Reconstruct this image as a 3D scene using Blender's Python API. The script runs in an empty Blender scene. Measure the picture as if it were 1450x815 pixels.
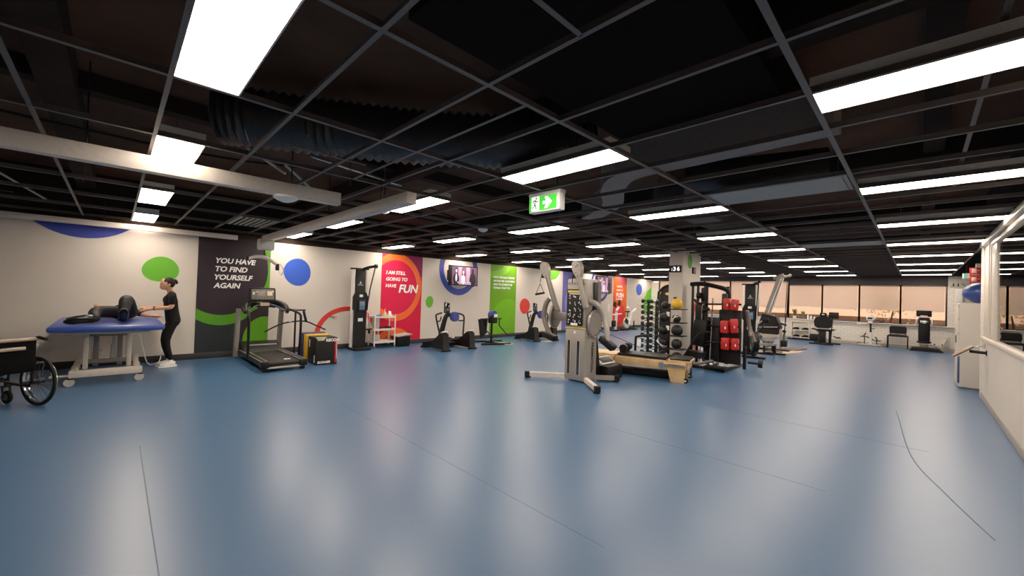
import bpy, bmesh, math, random
from mathutils import Vector as V, Matrix as Mx, Euler
random.seed(7)
sc = bpy.context.scene
COL = sc.collection
PI = math.pi
R = math.radians

# ------------------------------------------------------------------ materials
def lin(h):
    h = h.lstrip('#')
    o = []
    for i in (0, 2, 4):
        c = int(h[i:i+2], 16) / 255
        o.append(c / 12.92 if c <= .04045 else ((c + .055) / 1.055) ** 2.4)
    return (*o, 1)

MATS = {}
def mat(name, hexc, rough=.5, metal=0, emit=0, noise=.06, scale=25, spec=.5, bump=0, alpha=1):
    if name in MATS: return MATS[name]
    m = bpy.data.materials.new(name); m.use_nodes = True
    nt = m.node_tree; n = nt.nodes; l = nt.links
    b = n['Principled BSDF']
    b.inputs['Roughness'].default_value = rough
    b.inputs['Metallic'].default_value = metal
    b.inputs['Specular IOR Level'].default_value = spec
    c = lin(hexc)
    tc = n.new('ShaderNodeTexCoord'); nz = n.new('ShaderNodeTexNoise')
    nz.inputs['Scale'].default_value = scale; nz.inputs['Detail'].default_value = 3
    l.new(tc.outputs['Object'], nz.inputs['Vector'])
    rp = n.new('ShaderNodeValToRGB')
    rp.color_ramp.elements[0].position = .3; rp.color_ramp.elements[1].position = .7
    rp.color_ramp.elements[0].color = [max(0, x * (1 - noise)) for x in c[:3]] + [1]
    rp.color_ramp.elements[1].color = [min(1, x * (1 + noise)) for x in c[:3]] + [1]
    l.new(nz.outputs['Fac'], rp.inputs['Fac'])
    l.new(rp.outputs['Color'], b.inputs['Base Color'])
    if emit:
        l.new(rp.outputs['Color'], b.inputs['Emission Color'])
        b.inputs['Emission Strength'].default_value = emit
    if bump:
        bp = n.new('ShaderNodeBump'); bp.inputs['Strength'].default_value = bump; bp.inputs['Distance'].default_value = .01
        l.new(nz.outputs['Fac'], bp.inputs['Height']); l.new(bp.outputs['Normal'], b.inputs['Normal'])
    MATS[name] = m
    return m

def glass_mat(name, tint, ior=1.5, rough=0.0):
    m = bpy.data.materials.new(name); m.use_nodes = True
    nt = m.node_tree; n = nt.nodes; l = nt.links
    n.remove(n['Principled BSDF'])
    t = n.new('ShaderNodeBsdfTransparent'); t.inputs['Color'].default_value = lin(tint)
    g = n.new('ShaderNodeBsdfGlossy'); g.inputs['Roughness'].default_value = rough
    f = n.new('ShaderNodeFresnel'); f.inputs['IOR'].default_value = ior
    mx = n.new('ShaderNodeMixShader')
    l.new(f.outputs[0], mx.inputs[0]); l.new(t.outputs[0], mx.inputs[1]); l.new(g.outputs[0], mx.inputs[2])
    l.new(mx.outputs[0], n['Material Output'].inputs['Surface'])
    MATS[name] = m
    return m

def floor_mat():
    m = mat('blue_vinyl', FLOOR_A, .33, noise=.05, scale=140, spec=.7)
    m.node_tree.nodes['Principled BSDF'].inputs['Specular Tint'].default_value = (1, .93, .85, 1)
    return m
FLOOR_A, FLOOR_B = '#375d83', '#486b90'

def brick_mat(name, c1, c2, mortar, scale, bw=.5, rh=.25, bump=.4, rough=.7, axis='x'):
    m = bpy.data.materials.new(name); m.use_nodes = True
    nt = m.node_tree; n = nt.nodes; l = nt.links
    b = n['Principled BSDF']; b.inputs['Roughness'].default_value = rough
    tc = n.new('ShaderNodeTexCoord'); sp = n.new('ShaderNodeSeparateXYZ'); cb = n.new('ShaderNodeCombineXYZ')
    l.new(tc.outputs['Object'], sp.inputs[0])
    l.new(sp.outputs['Y' if axis == 'x' else 'X'], cb.inputs[0]); l.new(sp.outputs['Z'], cb.inputs[1])
    t = n.new('ShaderNodeTexBrick'); t.inputs['Scale'].default_value = scale
    t.inputs['Color1'].default_value = lin(c1); t.inputs['Color2'].default_value = lin(c2); t.inputs['Mortar'].default_value = lin(mortar)
    t.inputs['Brick Width'].default_value = bw; t.inputs['Row Height'].default_value = rh; t.inputs['Mortar Size'].default_value = .015
    l.new(cb.outputs[0], t.inputs['Vector']); l.new(t.outputs['Color'], b.inputs['Base Color'])
    bp = n.new('ShaderNodeBump'); bp.inputs['Strength'].default_value = bump; bp.inputs['Distance'].default_value = .01; bp.invert = True
    l.new(t.outputs['Fac'], bp.inputs['Height']); l.new(bp.outputs['Normal'], b.inputs['Normal'])
    MATS[name] = m
    return m

def blind_mat():
    m = bpy.data.materials.new('sunscreen_fabric'); m.use_nodes = True
    nt = m.node_tree; n = nt.nodes; l = nt.links
    n.remove(n['Principled BSDF'])
    tc = n.new('ShaderNodeTexCoord'); nz = n.new('ShaderNodeTexNoise'); nz.inputs['Scale'].default_value = 3
    l.new(tc.outputs['Object'], nz.inputs['Vector'])
    r = n.new('ShaderNodeValToRGB'); r.color_ramp.elements[0].color = lin('#ecdfd5'); r.color_ramp.elements[1].color = lin('#f6ece4')
    l.new(nz.outputs['Fac'], r.inputs['Fac'])
    t = n.new('ShaderNodeBsdfTranslucent'); d = n.new('ShaderNodeBsdfDiffuse'); p = n.new('ShaderNodeBsdfTransparent')
    l.new(r.outputs['Color'], t.inputs['Color']); l.new(r.outputs['Color'], d.inputs['Color'])
    a = n.new('ShaderNodeMixShader'); a.inputs[0].default_value = .35
    l.new(t.outputs[0], a.inputs[1]); l.new(d.outputs[0], a.inputs[2])
    b = n.new('ShaderNodeMixShader'); b.inputs[0].default_value = .5
    l.new(a.outputs[0], b.inputs[1]); l.new(p.outputs[0], b.inputs[2])
    l.new(b.outputs[0], n['Material Output'].inputs['Surface'])
    MATS['sunscreen_fabric'] = m
    return m

BLACK = mat('black_plastic', '#0b0a0a', .45, spec=.25)
DARK = mat('dark_steel', '#121111', .42, spec=.3)
RUB = mat('black_rubber', '#0b0b0b', .7, spec=.25)
VINYL = mat('black_vinyl', '#0e0c0b', .45, spec=.25, bump=.1, scale=60)
STEEL = mat('chrome_steel', '#c9c7c4', .18, 1)
SILVER = mat('silver_paint', '#a39a90', .35, .35)
SILVD = mat('dark_silver_paint', '#7d756d', .35, .4)
WHITE = mat('white_paint', '#e4ddd3', .4)
WHITEP = mat('white_plastic', '#e9e5de', .3)
CREAMM = mat('cream_metal', '#cfc4b6', .4)
GREY = mat('grey_plastic', '#6b6661', .5)
LGREY = mat('light_grey_plastic', '#b5b0a9', .4)
LETTER = mat('white_lettering', '#f4f1ec', .6)
BLUEP = mat('blue_plastic', '#34408a', .4)
BLUEV = mat('blue_vinyl_pad', '#27418f', .35)
REDP = mat('red_vinyl', '#c01813', .35)
YEL = mat('yellow_vinyl', '#e0a91c', .45)
WOOD = mat('maple_wood', '#d8b27c', .4, noise=.15, scale=6)
GREEN = mat('green_print', '#55a80c', .55)
BLUE = mat('blue_print', '#1f4fc2', .55)
NAVY = mat('navy_print', '#26389a', .55)
REDD = mat('red_print', '#d4210f', .55)
ORANGE = mat('orange_print', '#ee5a0a', .55)
SCREEN = mat('dark_screen', '#11161c', .12)
SKIN = mat('skin', '#c98f6d', .55)
TIMB = mat('brass', '#a07c35', .35, .8)

# ------------------------------------------------------------------ mesh builder
OFF = {}
def rrect(w, h, r, n=4, cx=0, cy=0):
    p = []
    for (sx, sy, a0) in ((1, 1, 0), (-1, 1, 90), (-1, -1, 180), (1, -1, 270)):
        for i in range(n + 1):
            a = R(a0 + 90 * i / n)
            p.append((cx + sx * (w / 2 - r) + r * math.cos(a), cy + sy * (h / 2 - r) + r * math.sin(a)))
    return p
def ell(cx, cy, rx, ry, n=32, a0=0, a1=360):
    full = abs(a1 - a0) >= 360
    k = n if full else n + 1
    return [(cx + rx * math.cos(R(a0 + (a1 - a0) * i / n)), cy + ry * math.sin(R(a0 + (a1 - a0) * i / n))) for i in range(k)]
def blob(cx, cy, rx, ry, seed, n=40, amp=.07):
    rd = random.Random(seed); ph = [rd.uniform(0, 6.28) for _ in range(3)]
    o = []
    for i in range(n):
        a = 2 * PI * i / n
        k = 1 + amp * (math.sin(2 * a + ph[0]) + .6 * math.sin(3 * a + ph[1]))
        o.append((cx + rx * k * math.cos(a), cy + ry * k * math.sin(a)))
    return o
def clip(poly, x0, x1, z0, z1):
    def cut(P, f, g):
        o = []
        for i in range(len(P)):
            a, b = P[i - 1], P[i]
            fa, fb = f(a), f(b)
            if fa >= 0:
                if fb >= 0: o.append(b)
                else: o.append(g(a, b, fa / (fa - fb)))
            elif fb >= 0:
                o.append(g(a, b, fa / (fa - fb))); o.append(b)
        return o
    g = lambda a, b, t: (a[0] + (b[0] - a[0]) * t, a[1] + (b[1] - a[1]) * t)
    for f in (lambda p: p[0] - x0, lambda p: x1 - p[0], lambda p: p[1] - z0, lambda p: z1 - p[1]):
        if poly: poly = cut(poly, f, g)
    return poly
def catmull(pts, k):
    pts = [V(p) for p in pts]; o = []
    for i in range(len(pts) - 1):
        p0 = pts[max(0, i - 1)]; p1 = pts[i]; p2 = pts[i + 1]; p3 = pts[min(len(pts) - 1, i + 2)]
        for j in range(k):
            t = j / k
            o.append(.5 * ((2 * p1) + (p2 - p0) * t + (2 * p0 - 5 * p1 + 4 * p2 - p3) * t * t + (3 * p1 - p0 - 3 * p2 + p3) * t ** 3))
    o.append(pts[-1])
    return o

class B:
    def __init__(s): s.bm = bmesh.new(); s.mi = 0; s.M = Mx.Identity(4)
    def _fin(s, vs, fs):
        for v in vs: v.co = s.M @ v.co
        for f in fs: f.material_index = s.mi
        return s
    def raw(s, verts, faces):
        vs = [s.bm.verts.new(s.M @ V(v)) for v in verts]
        for f in faces:
            try:
                k = s.bm.faces.new([vs[i] for i in f]); k.material_index = s.mi
            except ValueError: pass
        return s
    def box(s, c, d, bev=0, rot=None, taper=None):
        t = bmesh.new(); bmesh.ops.create_cube(t, size=1)
        for v in t.verts:
            if taper and v.co.z > 0: v.co.x *= taper[0]; v.co.y *= taper[1]
            v.co = V((v.co.x * d[0], v.co.y * d[1], v.co.z * d[2]))
        if bev: bmesh.ops.bevel(t, geom=t.edges[:], offset=min(bev, .45 * min(d)), segments=2, affect='EDGES', profile=.5)
        m = Mx.Translation(V(c))
        if rot: m = m @ Euler([R(a) for a in rot]).to_matrix().to_4x4()
        t.verts.index_update()
        s.M, keep = s.M @ m, s.M
        s.raw([v.co for v in t.verts], [[v.index for v in f.verts] for f in t.faces])
        s.M = keep; t.free()
        return s
    def cyl(s, p0, p1, r, r1=None, n=16, caps=True):
        return s.tube([p0, p1], [r, r if r1 is None else r1], n, caps=caps)
    def tube(s, pts, r, n=8, closed=False, k=0, caps=True, sq=None):
        if k: 
            rr = r if not isinstance(r, (int, float)) else None
            m = len(pts); pts = catmull(pts, k)
            if rr is not None:
                r = [rr[min(m - 2, i // k)] + (rr[min(m - 1, i // k + 1)] - rr[min(m - 2, i // k)]) * ((i % k) / k) for i in range(len(pts))]
                r[-1] = rr[-1]
        pts = [V(p) for p in pts]; m = len(pts)
        rs = [r] * m if isinstance(r, (int, float)) else list(r)
        tn = []
        for i in range(m):
            a = pts[i - 1] if (i or closed) else pts[i]; b = pts[(i + 1) % m] if (i < m - 1 or closed) else pts[i]
            d = (b - a); tn.append(d.normalized() if d.length > 1e-9 else V((0, 0, 1)))
        u = tn[0].orthogonal().normalized()
        if sq: 
            u = V(sq); u = (u - tn[0] * u.dot(tn[0])).normalized()
        rings = []
        for i in range(m):
            u = (u - tn[i] * u.dot(tn[i])); u = u.normalized() if u.length > 1e-6 else tn[i].orthogonal().normalized()
            w = tn[i].cross(u)
            sc_ = 1
            if 0 < i < m - 1:
                c = tn[i].dot((pts[i + 1] - pts[i]).normalized()); sc_ = 1 / max(.6, c)
            a0 = PI / 4 if n == 4 else 0
            rings.append([pts[i] + (u * math.cos(a0 + 2 * PI * j / n) + w * math.sin(a0 + 2 * PI * j / n)) * rs[i] * (1 if n != 4 else 1.4142) for j in range(n)])
        verts = [p for g in rings for p in g]; faces = []
        for i in range(m if closed else m - 1):
            for j in range(n):
                a = i * n + j; b = i * n + (j + 1) % n; c = ((i + 1) % m) * n + (j + 1) % n; d = ((i + 1) % m) * n + j
                faces.append((a, b, c, d))
        if caps and not closed:
            faces.append(tuple(range(n - 1, -1, -1))); faces.append(tuple(range((m - 1) * n, m * n)))
        return s.raw(verts, faces)
    def sph(s, c, r, u=16, v=10, zmin=None):
        r = (r, r, r) if isinstance(r, (int, float)) else r
        verts = []; faces = []
        for i in range(v + 1):
            th = PI * i / v
            for j in range(u):
                ph = 2 * PI * j / u
                verts.append((c[0] + r[0] * math.sin(th) * math.cos(ph), c[1] + r[1] * math.sin(th) * math.sin(ph), c[2] + r[2] * math.cos(th)))
        for i in range(v):
            for j in range(u):
                a = i * u + j; b = i * u + (j + 1) % u
                faces.append((a, a + u, b + u, b))
        t = len(s.bm.verts)
        s.raw(verts, faces)
        s.bm.verts.ensure_lookup_table()
        bmesh.ops.remove_doubles(s.bm, verts=s.bm.verts[t:], dist=1e-6)
        return s
    def lathe(s, prof, c=(0, 0, 0), n=24, axis='z'):
        verts = []; faces = []
        for (r, z) in prof:
            for j in range(n):
                a = 2 * PI * j / n; p = (r * math.cos(a), r * math.sin(a), z)
                if axis == 'x': p = (p[2], p[0], p[1])
                if axis == 'y': p = (p[1], p[2], p[0])
                verts.append((c[0] + p[0], c[1] + p[1], c[2] + p[2]))
        for i in range(len(prof) - 1):
            for j in range(n):
                a = i * n + j; b = i * n + (j + 1) % n
                faces.append((a, b, b + n, a + n))
        if prof[0][0] > 1e-6: faces.append(tuple(range(n - 1, -1, -1)))
        if prof[-1][0] > 1e-6: faces.append(tuple(range((len(prof) - 1) * n, len(prof) * n)))
        return s.raw(verts, faces)
    def prism(s, poly, ax, lo, hi):
        if len(poly) < 3: return s
        f = {'x': lambda p, h: (h, p[0], p[1]), 'y': lambda p, h: (p[0], h, p[1]), 'z': lambda p, h: (p[0], p[1], h)}[ax]
        n = len(poly)
        verts = [f(p, lo) for p in poly] + [f(p, hi) for p in poly]
        faces = [tuple(range(n)), tuple(range(2 * n - 1, n - 1, -1))] + [(i, i + n, (i + 1) % n + n, (i + 1) % n) for i in range(n)]
        return s.raw(verts, faces)
    def torus(s, c, axis, Rr, r, n=32, m=8, sc2=1):
        ax = V(axis).normalized(); u = ax.orthogonal().normalized(); w = ax.cross(u)
        return s.tube([V(c) + u * Rr * math.cos(2 * PI * i / n) + w * Rr * math.sin(2 * PI * i / n) for i in range(n)], r, m, closed=True)
    def ring(s, cx, cz, rx, rz, wd, ax, lo, hi, a0=0, a1=360, n=40, bounds=None, wz=None):
        wz = wd if wz is None else wz
        for i in range(n):
            p = []
            for (a, q) in ((i, 0), (i + 1, 0), (i + 1, 1), (i, 1)):
                t = R(a0 + (a1 - a0) * a / n)
                p.append((cx + (rx - q * wd) * math.cos(t), cz + (rz - q * wz) * math.sin(t)))
            if bounds: p = clip(p, *bounds)
            if len(p) >= 3: s.prism(p, ax, lo, hi)
        return s
    def text(s, body, size, loc, xd, yd, shear=0, off=0, ext=.001, align='LEFT', ls=1):
        cu = bpy.data.curves.new('tmp_text', 'FONT'); cu.body = body; cu.size = size; cu.shear = shear; cu.offset = off
        cu.extrude = ext; cu.align_x = align; cu.resolution_u = 3; cu.space_line = 1; cu.space_character = ls
        o = bpy.data.objects.new('tmp_text', cu); COL.objects.link(o)
        dg = bpy.context.evaluated_depsgraph_get(); dg.update()
        me = bpy.data.meshes.new_from_object(o.evaluated_get(dg))
        xd = V(xd).normalized(); yd = V(yd).normalized(); zd = xd.cross(yd)
        m = Mx((xd, yd, zd)).transposed().to_4x4(); m.translation = V(loc)
        keep = s.M; s.M = s.M @ m
        s.raw([v.co for v in me.vertices], [tuple(p.vertices) for p in me.polygons])
        s.M = keep
        bpy.data.objects.remove(o); bpy.data.curves.remove(cu); bpy.data.meshes.remove(me)
        return s
    def out(s, name, m, parent=None, ang=38, smooth=True, weld=False):
        if weld: bmesh.ops.remove_doubles(s.bm, verts=s.bm.verts[:], dist=1e-5)
        bmesh.ops.recalc_face_normals(s.bm, faces=s.bm.faces[:])
        me = bpy.data.meshes.new(name)
        o = bpy.data.objects.new(name, me); COL.objects.link(o)
        off = V((0, 0, 0))
        if parent is not None:
            p = parent
            while p.parent: p = p.parent
            off = OFF.get(p.name, off)
            o.parent = parent
        elif not name.split('.')[0].split('_')[0] in STRUCT:
            xs = [v.co for v in s.bm.verts]
            off = V(((min(v.x for v in xs) + max(v.x for v in xs)) / 2, (min(v.y for v in xs) + max(v.y for v in xs)) / 2, min(v.z for v in xs)))
            OFF[o.name] = off; o.location = off
        for v in s.bm.verts: v.co -= off
        s.bm.to_mesh(me); s.bm.free()
        for k in (m if isinstance(m, (list, tuple)) else [m]): me.materials.append(k)
        if smooth:
            me.polygons.foreach_set('use_smooth', [True] * len(me.polygons))
            me.set_sharp_from_angle(angle=R(ang))
        return o
STRUCT = ('wall', 'floor', 'ceiling', 'window', 'door', 'baseboard', 'trim', 'ground', 'column')
def thing(name, label, cat, loc=(0, 0, 0), rotz=None, group=None):
    """Empty at the thing's base. rotz None: parts are written in room coordinates; else in the thing's own."""
    o = bpy.data.objects.new(name, None); COL.objects.link(o)
    o.location = loc; o.empty_display_size = .1
    if rotz is None: OFF[o.name] = V(loc)
    else: o.rotation_euler = (0, 0, R(rotz))
    return tag(o, label, cat, group)
def tag(o, label, cat, group=None):
    o['label'] = label; o['category'] = cat
    if group: o['group'] = group
    return o
def struct(b, name, m, **k):
    o = b.out(name, m, **k); o['kind'] = 'structure'
    return o
def dup(root, loc, rotz=None, label=None, group=None):
    def cp(o, par):
        c = o.copy(); COL.objects.link(c)
        if par is not None: c.parent = par
        for ch in o.children: cp(ch, c)
        return c
    r = cp(root, None); r.location = loc
    if rotz is not None: r.rotation_euler = (0, 0, R(rotz))
    if label: r['label'] = label
    if group: r['group'] = group
    return r

# ------------------------------------------------------------------ camera
F_PX, PITCH, ROLL, YAW, HC = 568.67, .0148, -.0324, .7912, 1.498
cy_, sy_ = math.cos(YAW), math.sin(YAW)
Fv = V((cy_, sy_, 0)); Rv = V((sy_, -cy_, 0)); Uv = V((0, 0, 1))
F2 = Fv * math.cos(PITCH) + Uv * math.sin(PITCH); U2 = Uv * math.cos(PITCH) - Fv * math.sin(PITCH)
R3 = Rv * math.cos(ROLL) - U2 * math.sin(ROLL); U3 = U2 * math.cos(ROLL) + Rv * math.sin(ROLL)
cam = bpy.data.cameras.new('camera'); co = bpy.data.objects.new('camera', cam); COL.objects.link(co)
mm = Mx((R3, U3, -F2)).transposed().to_4x4(); mm.translation = V((0, 0, HC)); co.matrix_world = mm
cam.sensor_fit = 'HORIZONTAL'; cam.sensor_width = 36; cam.lens = F_PX / 1450 * 36; cam.clip_start = .02
sc.camera = co
sc.view_settings.view_transform = 'Standard'; sc.view_settings.look = 'None'; sc.view_settings.exposure = 0; sc.view_settings.gamma = 1.2
# ------------------------------------------------------------------ room shell
YL, XE, YR, XB, ZC, ZS = 10.084, 20.52, -.767, -4.2, 2.602, 3.35
WT = 2.47
WALL = mat('cream_wall_paint', '#d3c8bb', .6, noise=.02, scale=3)
DARKW = mat('dark_void_paint', '#2b211b', .9, spec=.1, noise=.25, scale=2)
SOFF = mat('dark_soffit', '#503a2e', .95, spec=.1, noise=.25, scale=1.2)
SKIRT = mat('dark_skirting', '#231d1b', .5)
struct(B().box(((XB + XE) / 2, (YL - 5) / 2, -.05), (XE - XB + .4, YL + 5 + .4, .1)), 'floor', floor_mat(), smooth=False)
struct(B().box(((XB + XE) / 2, (YL - 5) / 2, ZS + .05), (XE - XB + .4, YL + 5 + .4, .1)), 'ceiling', SOFF, smooth=False)
struct(B().box(((XB + XE) / 2, YL + .1, WT / 2), (XE - XB + .4, .2, WT)), 'wall_left', WALL, smooth=False)
struct(B().box(((XB + XE) / 2, YL + .1, (WT + ZS) / 2), (XE - XB + .4, .2, ZS - WT)), 'wall_left_upper', DARKW, smooth=False)
struct(B().box((XB - .1, (YL - 5) / 2, ZS / 2), (.2, YL + 5, ZS)), 'wall_back', WALL, smooth=False)
# low wall under the glass, its skirting, frame and glass
RWX = 10.42
struct(B().box(((XB + RWX) / 2, YR - .06, .5), (RWX - XB, .12, 1.0)), 'wall_right', WALL, smooth=False)
struct(B().box(((XB + RWX) / 2, YR - .06, (ZC + ZS) / 2 + .02), (RWX - XB, .12, ZS - ZC)), 'wall_right_upper', DARKW, smooth=False)
FRAME = mat('cream_frame', '#d8cbbb', .35)
b = B()
b.box(((XB + RWX) / 2, YR - .03, 1.02), (RWX - XB, .11, .045), .008)
b.box(((XB + RWX) / 2, YR - .03, ZC - .035), (RWX - XB, .14, .07), .006)
b.box(((XB + 9.3) / 2, YR - .03, ZC - .12), (9.3 - XB, .07, .05), .006)
b.box((9.14, YR - .055, (1.04 + ZC - .07) / 2), (.5, .09, ZC - .07 - 1.04), .006)
b.box((9.62, YR - .04, (1.04 + ZC - .07) / 2), (.26, .06, ZC - .07 - 1.04), .004)
b.box((10.06, YR - .035, (1.04 + ZC - .07) / 2), (.62, .05, ZC - .07 - 1.04), .004)
b.box((5.2, YR - .03, (1.04 + ZC - .07) / 2), (.08, .1, ZC - .07 - 1.04), .006)
struct(b, 'window_1', FRAME)
struct(B().box(((XB + 9.24) / 2, YR - .03, (1.04 + ZC - .09) / 2), (9.24 - XB, .008, ZC - .09 - 1.04)), 'window_2', glass_mat('partition_glass', '#d9d3c8'), smooth=False)
b = B(); b.box((RWX + .04, YR - .07, ZC / 2), (.1, .17, ZC), .01); b.box((9.56, YR + .002, ZC / 2 + .5), (.025, .01, ZC - 1.1), .002)
struct(b, 'trim_1', WHITE)
struct(B().box(((XB + RWX) / 2, YR + .006, .05), (RWX - XB, .012, .1), .004), 'baseboard_right', mat('grey_skirting', '#8d857b', .5))
# office behind the glass
OFW = mat('office_wall', '#a59b8c', .7, noise=.03, scale=2)
struct(B().box((3.1, -4.4, 1.3), (14.6, .1, 2.6)), 'wall_office_back', OFW, smooth=False)
struct(B().box((RWX - .02, -2.6, 1.3), (.1, 3.5, 2.6)), 'wall_office_end', OFW, smooth=False)
struct(B().box((3.1, -2.66, 2.68), (14.6, 3.5, .06)), 'ceiling_office', OFW, smooth=False)
# recess past the low wall
struct(B().box(((RWX + XE) / 2, -4.9, ZS / 2), (XE - RWX + .4, .2, ZS)), 'wall_recess', WALL, smooth=False)
struct(B().box((14.9, -2.75, 1.3), (.14, 3.54, 2.6)), 'wall_recess_partition', WALL, smooth=False)
# skirting along the poster wall
b = B(); b.box(((XB + XE) / 2, YL - .008, .06), (XE - XB, .016, .12), .003)
struct(b, 'baseboard_left', SKIRT)
# end wall with windows
ENDB = brick_mat('white_painted_brick', '#ece3d6', '#e6dccd', '#b5a999', 4.2, .9, .34, .35, .6)
ENDD = mat('dark_bulkhead', '#2b2423', .7)
ym = [-.70 + 1.152 * i for i in range(10)]
b = B()
b.box((XE + .1, (YL - 5) / 2, .415), (.2, YL + 5, .83))
b.box((XE + .1, (-.72 - 5) / 2, 1.715), (.2, 4.28, 1.77))
b.box((XE + .1, (9.7 + YL) / 2, 1.6), (.2, YL - 9.7, 1.54))
struct(b, 'wall_end', ENDB, smooth=False)
b = B(); b.box((XE + .08, (3.87 - .72) / 2, 2.44), (.2, 4.6, .34)); b.box((XE + .08, (3.87 + YL) / 2, 2.53), (.2, YL - 3.87, .2))
b.box((XE + .1, (YL - 5) / 2, (ZC + ZS) / 2), (.2, YL + 5, ZS - ZC))
struct(b, 'wall_end_upper', ENDD, smooth=False)
struct(B().box((XE - .02, (YL - 5) / 2, .84), (.12, YL + 4.3, .03), .005), 'trim_2', WHITE)
struct(B().box((XE - .006, (YL - 5) / 2, .05), (.012, YL + 5, .1)), 'baseboard_end', mat('cream_skirting', '#b3a693', .5))
WFR = mat('dark_bronze_frame', '#2a1d1a', .4)
WGL = glass_mat('window_glass', '#f3e6da')
for i in range(9):
    y0, y1 = ym[i], ym[i + 1]
    top = 2.28 if i < 4 else 2.43
    b = B()
    for y in (y0, y1): b.box((XE + .06, y, (.85 + top) / 2), (.09, .055, top - .85), .004)
    b.box((XE + .06, (y0 + y1) / 2, top - .02), (.08, y1 - y0, .05)); b.box((XE + .06, (y0 + y1) / 2, .87), (.08, y1 - y0, .04))
    w = struct(b, 'window_%d' % (i + 3), WFR)
    g = B().box((XE + .1, (y0 + y1) / 2, (.87 + top) / 2), (.006, y1 - y0 - .05, top - .9)).out('pane', WGL, w, smooth=False)
BL = blind_mat()
wn = ['first', 'second', 'third', 'fourth', 'fifth', 'sixth', 'seventh', 'eighth', 'ninth']
for i in range(9):
    y0, y1 = ym[i] + .05, ym[i + 1] - .05
    top = 2.26 if i < 4 else 2.41
    drop = (1.36, 1.36, 1.34, 1.37, 1.28, 1.2, 1.34, 1.34, 1.34)[i]
    lab = 'half-drawn peach sunscreen blind, %s window from the toilet sign end' % wn[i]
    T = thing('roller_blind', lab, 'blind', (XE + .03, (y0 + y1) / 2, drop), group='peach blinds on the end windows')
    B().box((XE + .03, (y0 + y1) / 2, (drop + top) / 2), (.002, y1 - y0, top - drop)).out('fabric', BL, T, smooth=False)
    B().box((XE + .03, (y0 + y1) / 2, drop), (.012, y1 - y0, .02), .003).out('bottom_rail', CREAMM, T)
    B().cyl((XE + .03, y0, top - .0), (XE + .03, y1, top), .018).out('roller', CREAMM, T)
# outside
struct(B().box((26, 3, -.2), (10.6, 34, .1)), 'ground_outside', mat('pale_concrete', '#b3a79b', .9), smooth=False)
b = B(); b.box((28, 3, 3.2), (.3, 34, 7))
struct(b, 'wall_across_street', brick_mat('pink_brick', '#dcc3b6', '#d3b8aa', '#c4b0a3', 3.0, .6, .25, .2, .8), smooth=False)
struct(B().box((23.4, 3, .45), (.25, 34, 1.1)), 'wall_garden', brick_mat('brown_brick', '#94796c', '#84695d', '#75645b', 3.4, .6, .25, .3, .8), smooth=False)

# ------------------------------------------------------------------ ceiling grid
GX = lambda k: .7744 + .6 * k
GY = lambda j: 1.6181 + 1.2 * j
TEE = mat('grey_ceiling_tee', '#5e5550', .55, .1)
b = B()
for k in range(-8, 33):
    if k == -3: continue
    b.box((GX(k), (YL - .78) / 2, ZC), (.024, YL + .78, .004)); b.box((GX(k), (YL - .78) / 2, ZC + .02), (.003, YL + .78, .036))
struct(b, 'trim_3', TEE, smooth=False)
b = B()
for j in range(-2, 8):
    b.box(((XB + XE) / 2, GY(j), ZC), (XE - XB, .03, .005)); b.box(((XB + XE) / 2, GY(j), ZC + .02), (XE - XB, .004, .038))
b.box((GX(1.5), (GY(0) + GY(2)) / 2, ZC), (.024, 2.4, .004)); b.box((GX(.5), GY(-.5), ZC), (.6, .024, .004))
b.box((GX(5.5), GY(-1.55), ZC + .12), (4.2, .024, .004)); b.box((GX(.8), GY(1.55), ZC), (.6, .024, .004))
b.box((GX(-3.4), GY(5.5), ZC), (.6, .024, .004))
struct(b, 'trim_4', TEE, smooth=False)
# soffit beams
b = B()
for x in (-2.6, -.4, 2.9, 6.4, 10.2, 14.0, 17.6): b.box((x, 4.6, ZS - .13), (.22, 11, .26))
for y in (8.3, 5.3, -.1): b.box((8, y, ZS - .08), (25, .16, .16))
struct(b, 'trim_5', DARKW, smooth=False)

# ------------------------------------------------------------------ ceiling light panels
LIT = mat('lit_diffuser', '#ffeedb', .5, emit=26, noise=0)
LFR = mat('light_frame', '#d9cfc2', .4)
def lamp(loc):
    T = thing('ceiling_light', '', 'light', loc, 0, 'lit ceiling light panels')
    B().box((0, 0, .004), (.29, 1.18, .004)).out('diffuser', LIT, T, smooth=False)
    b = B(); b.box((0, 0, .05), (.298, 1.19, .08))
    for s in (-1, 1): b.box((s * .147, 0, .004), (.008, 1.195, .012)); b.box((0, s * .595, .004), (.3, .008, .012))
    b.out('housing', LFR, T, smooth=False)
    return T
rows = {-2: 'row along the glass partition', 0: 'row leading past the exit sign', 2: 'middle row of the ceiling', 4: 'row above the exercise bikes', 6: 'row against the poster wall'}
order = ['nearest', 'second nearest', 'third nearest', 'fourth nearest', 'fifth nearest', 'sixth nearest', 'seventh nearest', 'eighth nearest', 'farthest']
L0 = None
for j in (-2, 0, 2, 4, 6):
    ks = [-1, 3, 7, 11, 15, 19, 23, 27, 31]
    if j == -2: ks = ks[1:]
    for q, k in enumerate(ks):
        loc = (GX(k) + .15 + .006, GY(j + .5), ZC)
        if j == -2: loc = (loc[0], loc[1] + .006, ZC)
        if j == 6: loc = (loc[0], loc[1] - .02, ZC)
        nm = 'farthest' if k == 31 else order[q]
        lab = 'lit white light panel, %s in the %s' % (nm, rows[j])
        if L0 is None: L0 = lamp(loc); L0['label'] = lab
        else: dup(L0, loc, 0, lab)

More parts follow.
